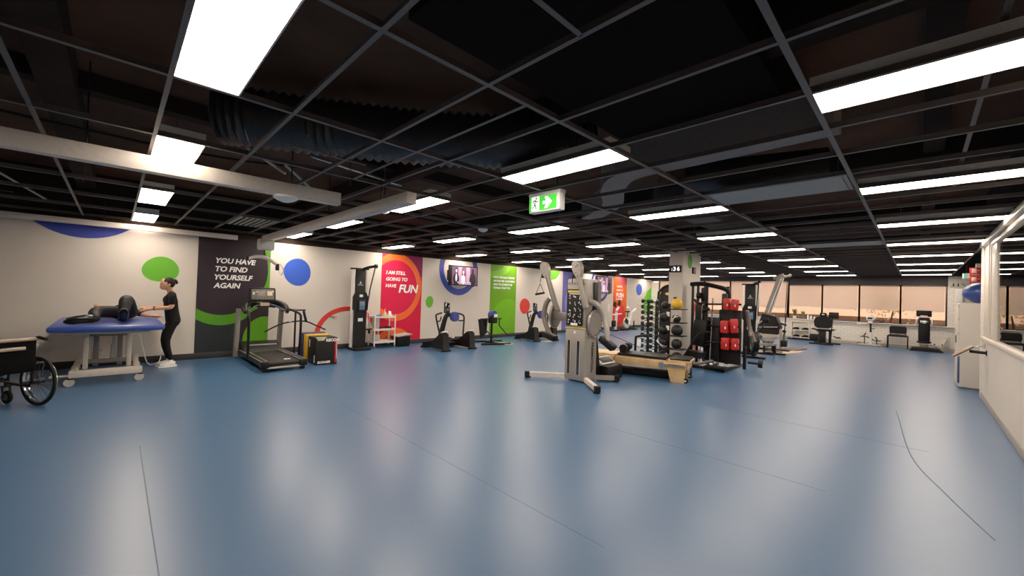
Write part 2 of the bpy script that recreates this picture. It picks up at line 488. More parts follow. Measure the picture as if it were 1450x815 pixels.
# world light, sun outside
w = bpy.data.worlds.new('sky'); sc.world = w; w.use_nodes = True
bg = w.node_tree.nodes['Background']; bg.inputs['Strength'].default_value = 2.0
tcw = w.node_tree.nodes.new('ShaderNodeTexCoord'); grw = w.node_tree.nodes.new('ShaderNodeTexGradient'); rpw = w.node_tree.nodes.new('ShaderNodeValToRGB')
rpw.color_ramp.elements[0].color = (1, .93, .85, 1); rpw.color_ramp.elements[1].color = (.85, .92, 1, 1)
w.node_tree.links.new(tcw.outputs['Generated'], grw.inputs[0]); w.node_tree.links.new(grw.outputs[0], rpw.inputs[0]); w.node_tree.links.new(rpw.outputs[0], bg.inputs['Color'])

sun = bpy.data.lights.new('sun', 'SUN'); sun.energy = 4.5; sun.angle = R(1); sun.color = (1, .93, .84)
so = bpy.data.objects.new('sun', sun); COL.objects.link(so); so.rotation_euler = V((.62, -.18, -.55)).to_track_quat('-Z', 'Y').to_euler(); so.location = (10, 0, 12)
b = B(); rd = random.Random(11)
for i in range(420):
    c = V((22.2 + rd.gauss(0, .25), .95 + rd.gauss(0, .36), 1.62 + rd.gauss(0, .3))); r1 = rd.uniform(.03, .09)
    u = V((rd.uniform(-1, 1), rd.uniform(-1, 1), rd.uniform(-1, 1))).normalized(); w_ = u.orthogonal().normalized() * r1 * .5; u *= r1
    b.raw([c - u, c + w_, c + u, c - w_], [(0, 1, 2, 3)])
T = thing('street_shrub', 'sunlit pale-leaved shrub outside the third end window', 'shrub', (22.2, .75, -.15))
b.out('leaves', mat('pale_sunlit_leaf', '#eadfa8', .5, noise=.2), T, smooth=False)
b = B(); b.tube([(22.2, .75, -.15), (22.25, .8, .6), (22.15, .7, 1.3)], [.05, .04, .02], 8); b.out('stem', mat('bark', '#4a3a2c', .8), T)
# ------------------------------------------------------------------ wall graphics
WY = YL
def decal(name, label, polys, loc, cat='wall decal', group='coloured shapes printed on the poster wall'):
    T = None
    b = B()
    for i, p in enumerate(polys): b.prism(p, 'y', WY - .003, WY)
    return b
ZB = (-99, 99, 0, WT)
def one(label, poly, m, group='round colour spots on the poster wall'):
    b = B(); b.prism(clip(poly, *ZB), 'y', WY - .003, WY)
    return tag(b.out('wall_decal', m, smooth=False), label, 'wall decal', group)
one('wide blue arc decal cut off by the ceiling above the treatment table', ell(-.41, 3.07, .85 * 1.0, .85, 64), NAVY)
one('green round blob decal just above the standing woman', blob(.612, 1.745, .255, .25, 3, amp=.05), GREEN)
one('blue round blob decal to the right of the dark quote poster', blob(2.99, 1.84, .29, .31, 5, amp=.02), BLUE)
one('small green oval decal between the bike and the red quote poster', blob(6.58, 1.19, .13, .17, 2, amp=.03), GREEN)
one('red oval decal right of the green quote poster', blob(10.65, 1.07, .26, .29, 4, amp=.03), REDD)
one('green half-round decal touching the ceiling behind the cable machine', ell(12.12, 2.5, .5, .4, 40), GREEN)
one('small blue oval decal right of the orange quote poster', blob(19.15, 1.93, .3, .3, 8, amp=.02), BLUE)
def ringd(label, *a, m=NAVY, **k):
    b = B(); b.ring(*a, 'y', WY - .003, WY, bounds=ZB, **k)
    return tag(b.out('wall_decal', m, smooth=False), label, 'wall decal', 'ring shaped decals on the poster wall')
ringd('red arch decal rising behind the white trolley and rowing tower', 4.2, .35, .80, .70, .12, m=REDD, a0=-8, a1=188, wz=.11)
ringd('thick blue ring decal around the wall television over the exercise bikes', 7.62, 2.22, .74, .82, .17, wz=.2, n=56)
ringd('blue ring decal around the far television beside the orange poster', 15.55, 2.05, .75, .78, .14, n=48)
b = B(); b.prism(clip([(19.6, 1.0), (19.75, 1.5), (20.0, 1.85), (20.5, 2.1), (20.5, .9), (20.1, .6), (19.9, .75)], *ZB), 'y', WY - .003, WY)
tag(b.out('wall_decal', mat('bright_green_print', '#58c01c', .55), smooth=False), 'green curved decal in the far corner beside the windows', 'wall decal')

def poster(label, x0, x1, base, shapes, texts, group='tall quote posters on the wall'):
    T = thing('wall_poster', label, 'poster', ((x0 + x1) / 2, WY, .1), group=group)
    B().box(((x0 + x1) / 2, WY - .003, (.1 + WT) / 2), (x1 - x0, .006, WT - .1)).out('panel', base, T, smooth=False)
    bd = (x0, x1, .1, WT)
    for i, (kind, a, m) in enumerate(shapes):
        y = WY - .007 - .0012 * i; b = B()
        if kind == 'ring': b.ring(*a, 'y', y - .001, y, bounds=bd, n=56)
        elif kind == 'ringz': b.ring(*a[:5], 'y', y - .001, y, bounds=bd, n=56, wz=a[5])
        else: b.prism(clip(ell(*a, 64), *bd), 'y', y - .001, y)
        b.out('colour_swirl', m, T, smooth=False)
    for (s, size, x, z, sh) in texts:
        b = B(); b.text(s, size, (x, WY - .016, z), (1, 0, 0), (0, 0, 1), shear=sh, off=size * .026, ls=.98); b.out('lettering', LETTER, T, smooth=False)
    return T
pm = lambda n, h: mat(n, h, .6, noise=.06, scale=2, spec=.2)
poster('dark purple quote poster reading YOU HAVE TO FIND YOURSELF AGAIN', 1.157, 2.43, pm('charcoal_print', '#23292a'),
    [('disc', (1.58, 1.83, .86, 1.15), pm('purple_black_print', '#281e25')), ('ringz', (1.58, 1.83, .9, 1.17, .09, .21), pm('leaf_green_print', '#4c8d1c')),
     ('disc', (2.42, .42, .52, .64), pm('purple_black_print', '#281e25')), ('disc', (2.36, .3, .40, .53), pm('leaf_green_print2', '#4f9214'))],
    [('YOU HAVE', .145, 1.43, 1.94, .2), ('TO FIND', .145, 1.43, 1.77, .2), ('YOURSELF', .145, 1.42, 1.60, .2), ('AGAIN', .145, 1.43, 1.43, .2)])
poster('crimson and orange quote poster reading I AM STILL GOING TO HAVE FUN', 5.05, 6.30, pm('crimson_print', '#cf1436'),
    [('disc', (6.35, 2.6, .8, .7), pm('plum_print', '#83204a')), ('ringz', (5.48, 1.58, .80, .93, .15, .19), ORANGE), ('disc', (5.48, 1.58, .65, .74), pm('magenta_print', '#d4163f')),
     ('ringz', (5.48, .0, .55, .47, .16, .17), ORANGE), ('disc', (5.48, 0, .39, .30), pm('red_orange_print', '#d63a14'))],
    [('I AM STILL', .13, 5.17, 1.93, .2), ('GOING TO', .13, 5.17, 1.755, .2), ('HAVE', .125, 5.17, 1.575, .2), ('FUN', .31, 5.55, 1.44, .2)])
poster('green quote poster with four lines of small white text', 8.94, 10.17, pm('grass_print', '#5c9410'),
    [('ringz', (8.94, 2.52, .95, .50, .33, .22), pm('lime_print', '#6fae22')), ('disc', (9.78, .2, .88, 1.12), pm('lime_print2', '#66ab14'))],
    [('WITH THE RIGHT PEOPLE', .088, 9.06, 2.02, .2), ('AROUND ME, I HAVE BEEN', .085, 9.06, 1.90, .2), ('ABLE TO ACHIEVE THE', .088, 9.06, 1.78, .2), ('THINGS I WANT TO', .088, 9.06, 1.66, .2)])
poster('violet blue poster half hidden behind the grey cable machine', 12.83, 14.05, pm('violet_print', '#5d5c9e'),
    [('disc', (13.6, 1.2, .6, .7), pm('violet_print2', '#7a78b8'))], [])
poster('orange quote poster with the large word PUSH at the far end', 16.67, 17.9, pm('tangerine_print', '#e4590c'),
    [('disc', (17.55, 2.6, .62, .52), pm('rose_print', '#c04350')), ('disc', (17.2, .7, .5, .55), pm('scarlet_print', '#d92c33')), ('ringz', (17.2, .5, .6, .75, .12, .12), pm('red_orange_print2', '#c43a10'))],
    [('I AM STILL', .12, 16.93, 1.98, .05), ('GOING TO', .12, 16.93, 1.80, .05), ('PUSH', .3, 16.9, 1.5, .05), ('BOUNDARIES', .1, 16.9, 1.38, .05)])

# televisions
def tv(label, x0, x1, z0, z1, y, grp, tilt=0):
    cx = (x0 + x1) / 2; w = x1 - x0; h = z1 - z0
    T = thing('television', label, 'television', (cx, y, z0), tilt)
    B().box((0, 0, h / 2), (w, .05, h), .008).out('casing', BLACK, T)
    b = B(); yy = -.027
    b.mi = 0; b.box((.03, yy, h / 2), (w * .86, .002, h * .9))
    b.mi = 1
    b.box((-w * .14, yy - .002, h * .55), (w * .12, .002, h * .75)); b.box((w * .14, yy - .002, h * .55), (w * .13, .002, h * .78))
    b.mi = 2
    for (cx2, s) in ((-w * .27, 1), (w * .3, 1.15)): b.prism(ell(cx2, h * .3, w * .1 * s, h * .32 * s, 20), 'y', yy - .006, yy - .004); b.prism(ell(cx2, h * .75, w * .045, h * .14, 16), 'y', yy - .006, yy - .004)
    b.prism(ell(-w * .03, h * .62, w * .05, h * .2, 16), 'y', yy - .006, yy - .004)
    b.mi = 3
    b.prism(ell(-w * .03, h * .3, w * .075, h * .24, 16), 'y', yy - .008, yy - .006); b.prism(ell(-w * .03, h * .66, w * .03, h * .1, 16), 'y', yy - .009, yy - .007)
    b.prism(ell(-w * .27, h * .4, w * .03, h * .2, 16), 'y', yy - .009, yy - .007); b.prism(ell(-w * .27, h * .73, w * .028, h * .09, 16), 'y', yy - .009, yy - .007)
    for q in range(6): b.box((-w * .2 + q * w * .08, yy - .011, h * .16), (w * .055, .002, h * .045)); b.box((-w * .14 + q * w * .07, yy - .011, h * .09), (w * .05, .002, h * .04))
    b.out('screen', [mat('tv_purple', '#6a4560', .2, emit=.5), mat('tv_pink', '#b58aa8', .2, emit=.5), mat('tv_dark', '#1c1420', .2, emit=.3), mat('tv_pale', '#d6c6dc', .2, emit=.5)], T, smooth=False)
    b = B(); b.box((-w * .42, .08, h * .5), (.1, .12, .3), .01); b.box((0, (WY - .02 - y) / 2, h * .5), (.3, WY - .02 - y, .2), .01)
    b.out('wall_bracket', BLACK, T)
    return T
tv('black wall television showing people indoors, above the exercise bikes', 6.97, 8.10, 1.70, 2.30, 9.74, None, 2)
tv('far wall television with violet picture beside the orange poster', 14.75, 16.05, 1.66, 2.40, 9.8, None)

# ------------------------------------------------------------------ column and what hangs on it
CX0, CX1, CY0, CY1 = 9.42, 10.5, 3.87, 4.20
struct(B().box(((CX0 + CX1) / 2, (CY0 + CY1) / 2, ZC / 2 + .05), (CX1 - CX0, CY1 - CY0, ZC + .1), .012), 'column', WALL)
T = thing('digital_clock', 'black digital wall clock with white numerals on the column', 'clock', (CX0, 4.05, 2.13))
B().box((CX0 - .02, 4.045, 2.215), (.04, .29, .165), .01).out('case', BLACK, T)
b = B(); b.text('3', .13, (CX0 - .041, 4.085, 2.17), (0, -1, 0), (0, 0, 1), off=.003); b.text('6', .13, (CX0 - .041, 3.995, 2.17), (0, -1, 0), (0, 0, 1), off=.003); b.text(':', .11, (CX0 - .041, 4.125, 2.175), (0, -1, 0), (0, 0, 1), off=.003)
b.out('numerals', mat('lit_numerals', '#ffffff', .4, emit=1.2), T, smooth=False)
b = B(); b.prism(ell(9.815, 2.415, .14, .17, 28), 'y', CY0 - .003, CY0)
tag(b.out('wall_decal', mat('column_green', '#4a8c22', .55), smooth=False), 'green oval decal at the top of the column', 'wall decal')
b = B(); b.ring(10.55, .88, .55, .76, .13, 'y', CY0 - .003, CY0, bounds=(CX0, CX1 - .002, 0, 3), wz=.13, n=48)
tag(b.out('wall_decal', mat('column_red', '#c8300e', .55), smooth=False), 'red half-ring decal on the right face of the column', 'wall decal')
T = thing('thermostat', 'small black framed wall controller high on the column', 'thermostat', (10.04, CY0, 2.13))
B().box((10.04, CY0 - .015, 2.21), (.2, .03, .16), .008).out('case', BLACK, T)
B().box((10.06, CY0 - .032, 2.21), (.12, .004, .12), .001).out('display', mat('bronze_display', '#7d5c42', .4), T)

# ------------------------------------------------------------------ ceiling hoist
HOIST = mat('hoist_rail', '#c9bdb1', .4)
def rail(name, label, p, d, axis):
    T = thing(name, label, 'hoist rail', p, 0, 'rails of the ceiling hoist')
    b = B(); b.box((0, 0, 0), d, .006); 
    b.out('beam', HOIST, T)
    e = B(); i = 0 if axis == 'x' else 1
    q = [0, 0, 0]; q[i] = d[i] / 2; s = list(d); s[i] = .006; s = [k * .98 for k in s]; s[i] = .008
    e.box(q, s, .002).out('end_cap', LGREY, T)
    for t in (-.38, -.1, .18, .42):
        h = B(); q = [0, 0, d[2] / 2 + .1]; q[i] = t * d[i]; h.cyl((q[0], q[1], d[2] / 2 - .01), (q[0], q[1], .7), .006)
        h.out('hanger_rod', DARK, T)
    return T
rail('hoist_rail', 'long pale hoist rail across the ceiling nearest the camera', (-1.25, 4.44, 2.46), (5.9, .1, .13), 'x')
rail('hoist_rail', 'long pale hoist rail running along the top of the poster wall', (-1.26, 9.93, 2.475), (6.06, .09, .09), 'x')
rail('hoist_rail', 'pale cross rail carrying the hoist motor toward the poster wall', (2.14, 6.52, 2.45), (.11, 5.7, .12), 'y')
T = thing('patient_hoist', 'cream ceiling hoist motor with curved spreader bar in front of dark poster', 'hoist', (2.06, 8.75, 1.85))
b = B(); b.box((2.02, 8.75, 2.275), (.26, .2, .19), .03); b.box((1.95, 8.75, 2.372), (.1, .2, .02), .006); b.out('motor_housing', LGREY, T)
B().tube([(2.0, 8.75, 2.19), (2.0, 8.75, 2.04)], .014).out('strap', BLACK, T)
B().tube([(1.74, 8.75, 1.99), (1.86, 8.75, 2.04), (2.0, 8.75, 2.04), (2.12, 8.75, 1.99), (2.23, 8.75, 1.90)], [.026, .034, .038, .034, .026], 10, k=5).out('spreader_bar', HOIST, T)
B().box((1.725, 8.75, 2.0), (.05, .07, .09), .012).out('hook', BLACK, T)
B().box((2.23, 8.75, 1.87), (.06, .07, .13), .015).out('hook', BLACK, T)
B().tube([(2.27, 8.75, 1.94), (2.33, 8.74, 1.84), (2.31, 8.73, 1.72), (2.27, 8.74, 1.76), (2.25, 8.75, 1.85)], .011, 6, k=4, closed=False).out('sling_strap', WHITE, T)

# ------------------------------------------------------------------ exit sign
EX = 3.2
T = thing('exit_sign', 'hanging green exit sign with running figure and right arrow', 'exit sign', (EX, 2.8, 2.385))
b = B(); b.box((EX + .045, 2.8, 2.49), (.09, .43, .215), .012); b.box((EX + .045, 2.8, 2.575), (.1, .44, .045), .012); b.out('casing', WHITEP, T)
ym_ = lambda u: 3.0 - u
b = B(); b.mi = 0; b.box((EX - .002, 2.815, 2.475), (.004, .375, .15))
b.mi = 1; b.box((EX - .005, ym_(.085), 2.475), (.003, .105, .148))
ar = [(.19, 2.49), (.24, 2.49), (.215, 2.535), (.255, 2.535), (.315, 2.475), (.255, 2.415), (.215, 2.415), (.24, 2.46), (.19, 2.46)]
b.prism([(ym_(u), z) for u, z in ar], 'x', EX - .007, EX - .004)
b.mi = 2
b.prism([(y, z) for y, z in ell(ym_(.098), 2.53, .012, .012, 12)], 'x', EX - .009, EX - .006)
for pts in ([(.088, 2.515), (.078, 2.47)], [(.08, 2.51), (.058, 2.505), (.05, 2.485)], [(.09, 2.51), (.108, 2.495), (.125, 2.495)], [(.078, 2.47), (.095, 2.445), (.1, 2.41)], [(.076, 2.47), (.066, 2.44), (.042, 2.435)]):
    b.tube([(EX - .007, ym_(u), z) for u, z in pts], .007, 6)
b.out('sign_face', [mat('lit_green', '#2fae28', .4, emit=1.0), mat('lit_white', '#f6fff2', .4, emit=1.1), mat('dark_green_figure', '#0c4a14', .5)], T, smooth=False)
for y in (2.66, 2.94): B().cyl((EX + .045, y, 2.59), (EX + .045, y, 3.3), .006).out('hanger_rod', DARK, T)

def detector(label, p, r, cat='smoke detector'):
    b = B(); b.lathe([(0, -.055), (r * .35, -.055), (r * .7, -.04), (r, -.018), (r, 0)], p, 24)
    return tag(b.out('smoke_detector', WHITEP), label, cat)
detector('white dome detector on the ceiling left of the exit sign', (4.47, 5.28, ZC), .085)
detector('white disc detector under the end of the nearest hoist rail', (1.18, 4.44, 2.395), .11)
detector('white disc detector fixed to the ceiling above the rowing tower', (2.62, 5.2, ZC), .07)

# ------------------------------------------------------------------ things in the dark ceiling void
DUCT = mat('black_flexible_duct', '#3a3431', .4, .3, bump=.5, scale=30)
pts = [V(p) for p in ((.6, 4.3, 2.98), (1.3, 3.9, 2.98), (2.0, 3.35, 2.95), (2.7, 2.75, 2.95), (3.3, 2.3, 3.0))]
cp = catmull(pts, 22)
rr = [.235 + (.022 if i % 2 else -.01) for i in range(len(cp))]
b = B(); b.tube(cp, rr, 20); tag(b.out('flexible_duct', DUCT, ang=80), 'black corrugated flexible duct above the ceiling left of the exit sign', 'duct')
GD = mat('grey_duct', '#7d706a', .6, .1)
b = B(); p = catmull([(5.2, 3.6, 2.82), (4.6, 2.85, 2.82), (3.9, 2.4, 2.82), (3.55, 2.0, 2.82), (3.5, 1.3, 2.82), (3.45, .4, 2.82)], 8)
b.tube(p, .13, 4, sq=(0, 0, 1)); tag(b.out('air_duct', GD), 'grey rectangular duct curving above the ceiling right of the exit sign', 'duct')
b = B(); b.box((9.6, 2.5, 2.95), (8.2, .45, .3), .01); tag(b.out('air_duct', mat('grey_duct2', '#5c524d', .6, .1)), 'long grey duct running away above the middle of the ceiling', 'duct')
b = B(); b.cyl((4.9, 2.0, 2.95), (5.3, .7, 2.95), .2, n=20); tag(b.out('air_duct', DUCT), 'round black duct above the ceiling beside the vents', 'duct')
def vent(label, k, j, n=9):
    T = thing('ceiling_vent', label, 'vent', (GX(k) + .3, GY(j) + .6, ZC), 0, 'slatted vents in the ceiling grid')
    B().box((0, 0, .02), (.56, 1.1, .01)).out('backing', BLACK, T)
    b = B()
    for s in range(n): b.box((-.24 + .48 * s / (n - 1), 0, .004), (.028, 1.08, .02), rot=(0, -40, 0))
    b.out('slat', LGREY, T, smooth=False)
    b = B(); b.box((0, .56, .004), (.58, .03, .012)); b.box((0, -.56, .004), (.58, .03, .012)); b.box((.28, 0, .004), (.03, 1.12, .012)); b.box((-.28, 0, .004), (.03, 1.12, .012)); b.out('frame', GREY, T)
    return T
vent('slatted ceiling vent near the line of panels by the glass partition', 6, -1)
vent('slatted ceiling vent farther along toward the windows', 14, -1)
vent('slatted ceiling vent above the treatment table end of the room', 1, 5, 7)
def conduit(label, p0, p1, r=.014, m=LGREY):
    b = B(); b.cyl(p0, p1, r, n=8); tag(b.out('conduit', m), label, 'pipe', 'pipes in the ceiling void')
conduit('pale conduit slanting in the void beyond the first light panel', (1.55, 4.9, 3.0), (2.4, 4.35, 2.75), .018, STEEL)
conduit('thin pale conduit slanting beside the hoist rail end', (.95, 5.0, 2.95), (1.25, 4.75, 2.7))
conduit('short pale conduit below the nearest hoist rail', (1.35, 5.15, 2.9), (1.9, 5.6, 2.7))
conduit('pale conduit at the far left edge of the ceiling', (-1.2, 8.2, 2.9), (-.75, 8.9, 2.65))
b = B()
for x, y in ((1.1, 5.6), (1.8, 4.4), (2.6, 5.2), (3.4, 6.0), (5.2, 4.2), (6.8, 5.6), (8.3, 3.2), (4.6, 2.2), (9.6, 5.8), (12, 4.4), (-.3, 6.8), (.4, 5.4), (6.2, .7), (8.4, .2)):
    b.cyl((x, y, ZC + .03), (x, y, ZS), .006, n=6)
struct(b, 'trim_6', mat('hanger_wire', '#4a4545', .5))
def cable(label, pts, r=.012):
    b = B(); b.tube(pts, r, 6, k=6); tag(b.out('cable', RUB), label, 'cable', 'black cables sagging in the ceiling void')
cable('black cable sagging above the left end of the ceiling', [(-2, 4.9, 3.1), (-1, 5.1, 2.85), (0, 5.1, 2.8), (.9, 5.4, 2.9), (1.8, 5.8, 3.1)])
cable('black cable sagging above the exit sign', [(4.6, 6.2, 3.1), (5.6, 5.6, 2.8), (6.4, 5.0, 2.85), (7.4, 4.5, 3.1)])
cable('black cable looping near the ceiling dome detector', [(4.2, 6.6, 3.1), (5.0, 5.8, 2.75), (5.9, 5.0, 2.8), (7.0, 4.7, 3.1)])
cable('long black cable along the void over the bikes', [(6.5, 7.4, 3.0), (8, 6.6, 2.75), (9.5, 6.2, 2.8), (11, 5.6, 3.1)])

# sockets and floor seams
def socket(label, x, z, plug=False):
    T = thing('wall_socket', label, 'socket', (x, WY, z))
    B().box((x, WY - .008, z + .04), (.13, .016, .08), .004).out('plate', WHITEP, T)
    if plug: B().box((x + .02, WY - .035, z + .03), (.05, .05, .05), .008).out('plug', WHITEP, T)
socket('white wall socket low on the wall behind the woman', .72, .17, True)
socket('white wall socket left of the rowing tower', 3.9, .14, True)
b = B(); b.box((3.83, WY - .02, .80), (.16, .04, .02), .006); b.tube([(3.83, WY - .02, .80), (3.83, WY - .05, .77), (3.83, WY - .06, .80)], .008, 8, k=4)
tag(b.out('wall_hook', TIMB), 'small brass hook plate on the wall under the red arch', 'hook')
SEAM = mat('dark_seam', '#2c4865', .5)
b = B(); b.box((.21, 1.2, .0006), (.006, 7.6, .001)); b.box((2.135, 3.3, .0006), (.0025, 4.0, .001)); b.box((4.1, 1.5, .0006), (.0025, 2.0, .001)); b.box((6.05, 1.0, .0006), (.003, 2.2, .001))
struct(b, 'trim_7', SEAM, smooth=False)
b = B(); pts = catmull([(8.0, .2, .001), (7.6, .169, .001), (5.75, .03, .001), (4.8, -.18, .001), (4.12, -.37, .001)], 8)
b.tube(pts, .003, 4); struct(b, 'trim_8', SEAM, smooth=False)

b = B(); b.box((2.7, 1.35, 3.16), (3.2, 1.3, .34), .01); tag(b.out('air_duct', mat('black_duct', '#1a1310', .9, spec=.05)), 'broad black duct above the ceiling panels nearest the camera', 'duct')
# ------------------------------------------------------------------ wheelchair (local: +x forward, +y left)
T = thing('wheelchair', 'black folding wheelchair cut off by the left edge of the photo', 'wheelchair', (-.85, 7.137, 0), 123)
def wheel(y, r):
    b = B(); b.torus((0, y, r), (0, 1, 0), r - .018, .018, 40, 8); w = b.out('wheel', RUB, T)
    b = B(); b.torus((0, y, r), (0, 1, 0), r - .045, .012, 40, 6); b.out('rim', STEEL, w)
    b = B(); b.torus((0, y + (.035 if y > 0 else -.035), r), (0, 1, 0), r - .05, .010, 40, 6); b.out('push_rim', STEEL, w)
    b = B()
    for i in range(16):
        a = 2 * PI * i / 16; b.cyl((.03 * math.cos(a + .6), y, r + .03 * math.sin(a + .6)), ((r - .05) * math.cos(a), y, r + (r - .05) * math.sin(a)), .0022, n=4)
    b.out('spoke', STEEL, w)
    b = B(); b.cyl((0, y - .05, r), (0, y + .05, r), .03, n=16); b.cyl((0, 0 if False else y - (.14 if y > 0 else -.14), r), (0, y, r), .014); b.out('hub', BLACK, w)
for y in (.29, -.29): wheel(y, .29)
def caster(x, y):
    b = B(); b.torus((x, y, .08), (0, 1, 0), .058, .022, 24, 8); c = b.out('caster_wheel', RUB, T)
    b = B(); b.cyl((x, y - .02, .08), (x, y + .02, .08), .04, n=14); b.out('caster_hub', GREY, c)
    b = B(); 
    for s in (-1, 1): b.box((x + .015, y + s * .032, .14), (.03, .008, .14), rot=(0, 12, 0))
    b.cyl((x + .03, y, .2), (x + .03, y, .3), .016); b.box((x + .025, y, .205), (.04, .075, .02)); b.out('caster_fork', BLACK, c)
for y in (.24, -.24): caster(.40, y)
for s in (.22, -.22):
    b = B(); b.tube([(-.22, s, .80), (-.10, s, .82), (-.055, s, .78), (-.04, s, .5), (-.02, s, .28), (.1, s, .26)], .012, 8, k=4); b.out('back_cane', BLACK, T)
    b = B(); b.cyl((-.23, s, .80), (-.11, s, .82), .018); b.out('push_handle', RUB, T)
    b = B(); b.tube([(0, s, .24), (.38, s, .25), (.47, s, .3), (.56, s, .14)], .012, 8, k=4); b.tube([(-.02, s, .46), (.42, s, .48)], .012, 8); b.tube([(.34, s, .48), (.36, s, .25)], .012, 8); b.out('side_frame', BLACK, T)
    b = B(); b.box((.16, s * 1.12, .715), (.34, .06, .035), .012); b.out('armrest', mat('pale_armrest', '#a9947e', .5), T)
    b = B(); b.box((.15, s * 1.12, .58), (.34, .008, .22), .02); b.tube([(.02, s * 1.12, .47), (.02, s * 1.12, .70)], .01, 6); b.tube([(.3, s * 1.12, .47), (.3, s * 1.12, .70)], .01, 6); b.out('skirt_guard', BLACK, T)
    b = B(); b.box((.6, s * .6, .12), (.14, .15, .015), .004); b.out('footplate', BLACK, T)
b = B(); b.box((.2, 0, .49), (.42, .44, .05), .02); b.out('seat', VINYL, T)
b = B(); b.box((-.05, 0, .61), (.04, .46, .38), .015); b.out('backrest', mat('black_canvas', '#090808', .9, spec=.1), T)
for xx, zz in ((-.075, .80), (-.085, .70)): B().cyl((xx, -.26 if zz > .75 else -.12, zz), (xx, .27, zz), .02).out('back_bar', mat('pale_armrest', '#a9947e', .5), T)
b = B(); b.tube([(.15, -.22, .25), (.15, .22, .46)], .011); b.tube([(.15, .22, .25), (.15, -.22, .46)], .011); b.out('cross_brace', BLACK, T)

# ------------------------------------------------------------------ treatment table
TX0, TX1, TY0, TY1, TZ = -.62, .565, 7.98, 10.02, .87
T = thing('treatment_table', 'wide blue padded treatment table on a white height-adjustable frame', 'treatment table', (-.03, 9.0, 0))
b = B(); b.box((-.03, 9.0, TZ - .0425), (TX1 - TX0, TY1 - TY0, .085), .035); b.out('padded_top', BLUEV, T)
b = B(); b.box((-.03, 9.0, TZ - .105), (.86, 1.8, .04), .005); b.out('support_board', LGREY, T)
for y in (8.34, 9.66):
    b = B(); b.box((-.04, y, .17), (.76, .09, .1), .01); b.out('base_rail', CREAMM, T)
    for x in (-.41, .31):
        b = B(); b.cyl((x, y - .016, .055), (x, y + .016, .055), .055, n=24); c = b.out('caster_wheel', LGREY, T)
        b = B(); b.torus((x, y, .055), (0, 1, 0), .05, .012, 24, 6); b.out('caster_tyre', GREY, c)
        b = B(); b.box((x + .01, y, .11), (.06, .05, .03), .01); b.cyl((x, y, .1), (x, y, .16), .015); b.out('caster_bracket', BLACK, c)
for x in (-.37, .28):
    b = B(); b.box((x, 9.0, .2), (.07, 1.3, .06), .01); b.out('base_rail', CREAMM, T)
b = B(); b.box((-.5, 8.36, .15), (.2, .07, .03), .01); b.out('foot_pedal', LGREY, T)
for x in (-.27, .19):
    for y, z0 in ((8.55, .2), (9.45, .2)):
        b = B(); b.box((x, y, (z0 + TZ - .1) / 2), (.055, .06, TZ - .1 - z0), .008); b.out('leg', CREAMM, T)
    b = B(); b.box((x + (.1 if x < 0 else -.1), 8.8, .5), (.06, .05, .6), .006); b.out('inner_leg', GREY, T)
b = B(); b.box((-.04, 8.8, .7), (.42, .06, .1), .006); b.box((-.04, 8.8, .27), (.5, .06, .06), .006); b.out('lift_frame', GREY, T)
b = B(); b.cyl((.02, 8.85, .3), (.02, 8.85, .52), .045, .03); b.cyl((.02, 8.85, .5), (.02, 8.85, .75), .018); b.box((-.14, 8.85, .36), (.08, .1, .12), .01); b.out('lift_motor', LGREY, T)
b = B(); b.tube([(.3, 8.6, .76), (.34, 8.7, .5), (.45, 9.3, .1), (.62, 9.9, .02), (.66, 10.0, .12)], .008, 6, k=6); b.out('power_cord', WHITEP, T)

# ------------------------------------------------------------------ treadmill
T = thing('treadmill', 'black treadmill facing the dark quote poster', 'treadmill', (2.2, 8.95, 0))
x0, x1, ya, yb = 1.83, 2.56, 7.92, 9.9
b = B(); b.box((2.195, 8.85, .16), (.50, 1.75, .02), .006); b.cyl((1.95, 7.96, .135), (2.44, 7.96, .135), .036); b.out('running_belt', mat('belt_rubber', '#1b1816', .65, spec=.3, bump=.1), T)
for x in (1.885, 2.505):
    b = B(); b.box((x, 8.82, .14), (.12, 1.78, .09), .012); r = b.out('side_rail', DARK, T)
    for xx in (x - .045, x + .045): B().box((xx, 8.8, .187), (.012, 1.74, .006)).out('rail_trim', SILVER, r)
    B().box((x, 7.93, .13), (.13, .09, .12), .02).out('end_cap', BLACK, T)
    B().cyl((x - .03, 7.96, .045), (x + .03, 7.96, .045), .045).out('foot_roller', RUB, T)
b = B(); b.box((2.195, 7.93, .07), (.56, .04, .03), .006); b.out('rear_bar', LGREY, T)
b = B(); b.prism([(9.25, .08), (9.9, .08), (9.95, .28), (9.8, .34), (9.4, .24)], 'x', 1.86, 2.53); b.out('motor_hood', DARK, T)
B().box((2.195, 9.42, .30), (.5, .02, .02), .005).out('hood_trim', LGREY, T)
B().box((2.3, 8.15, .173), (.1, .07, .003)).out('warning_label', LETTER, T)
for x, m in ((1.80, SILVER), (2.58, SILVD)):
    b = B(); b.prism([(9.72, .04), (9.9, .04), (9.76, 1.02), (9.6, 1.02)], 'x', x - .03, x + .03); b.out('upright', m, T)
b = B(); b.box((2.195, 9.62, 1.1), (.4, .1, .1), .03); b.tube([(1.98, 9.5, 1.06), (2.19, 9.45, 1.11), (2.41, 9.5, 1.06)], .022, 8, k=4); b.out('crossbar', BLACK, T)
B().box((2.195, 9.4, 1.12), (.17, .06, .07), .012).out('control_pad', mat('tan_panel', '#c9a893', .5), T)
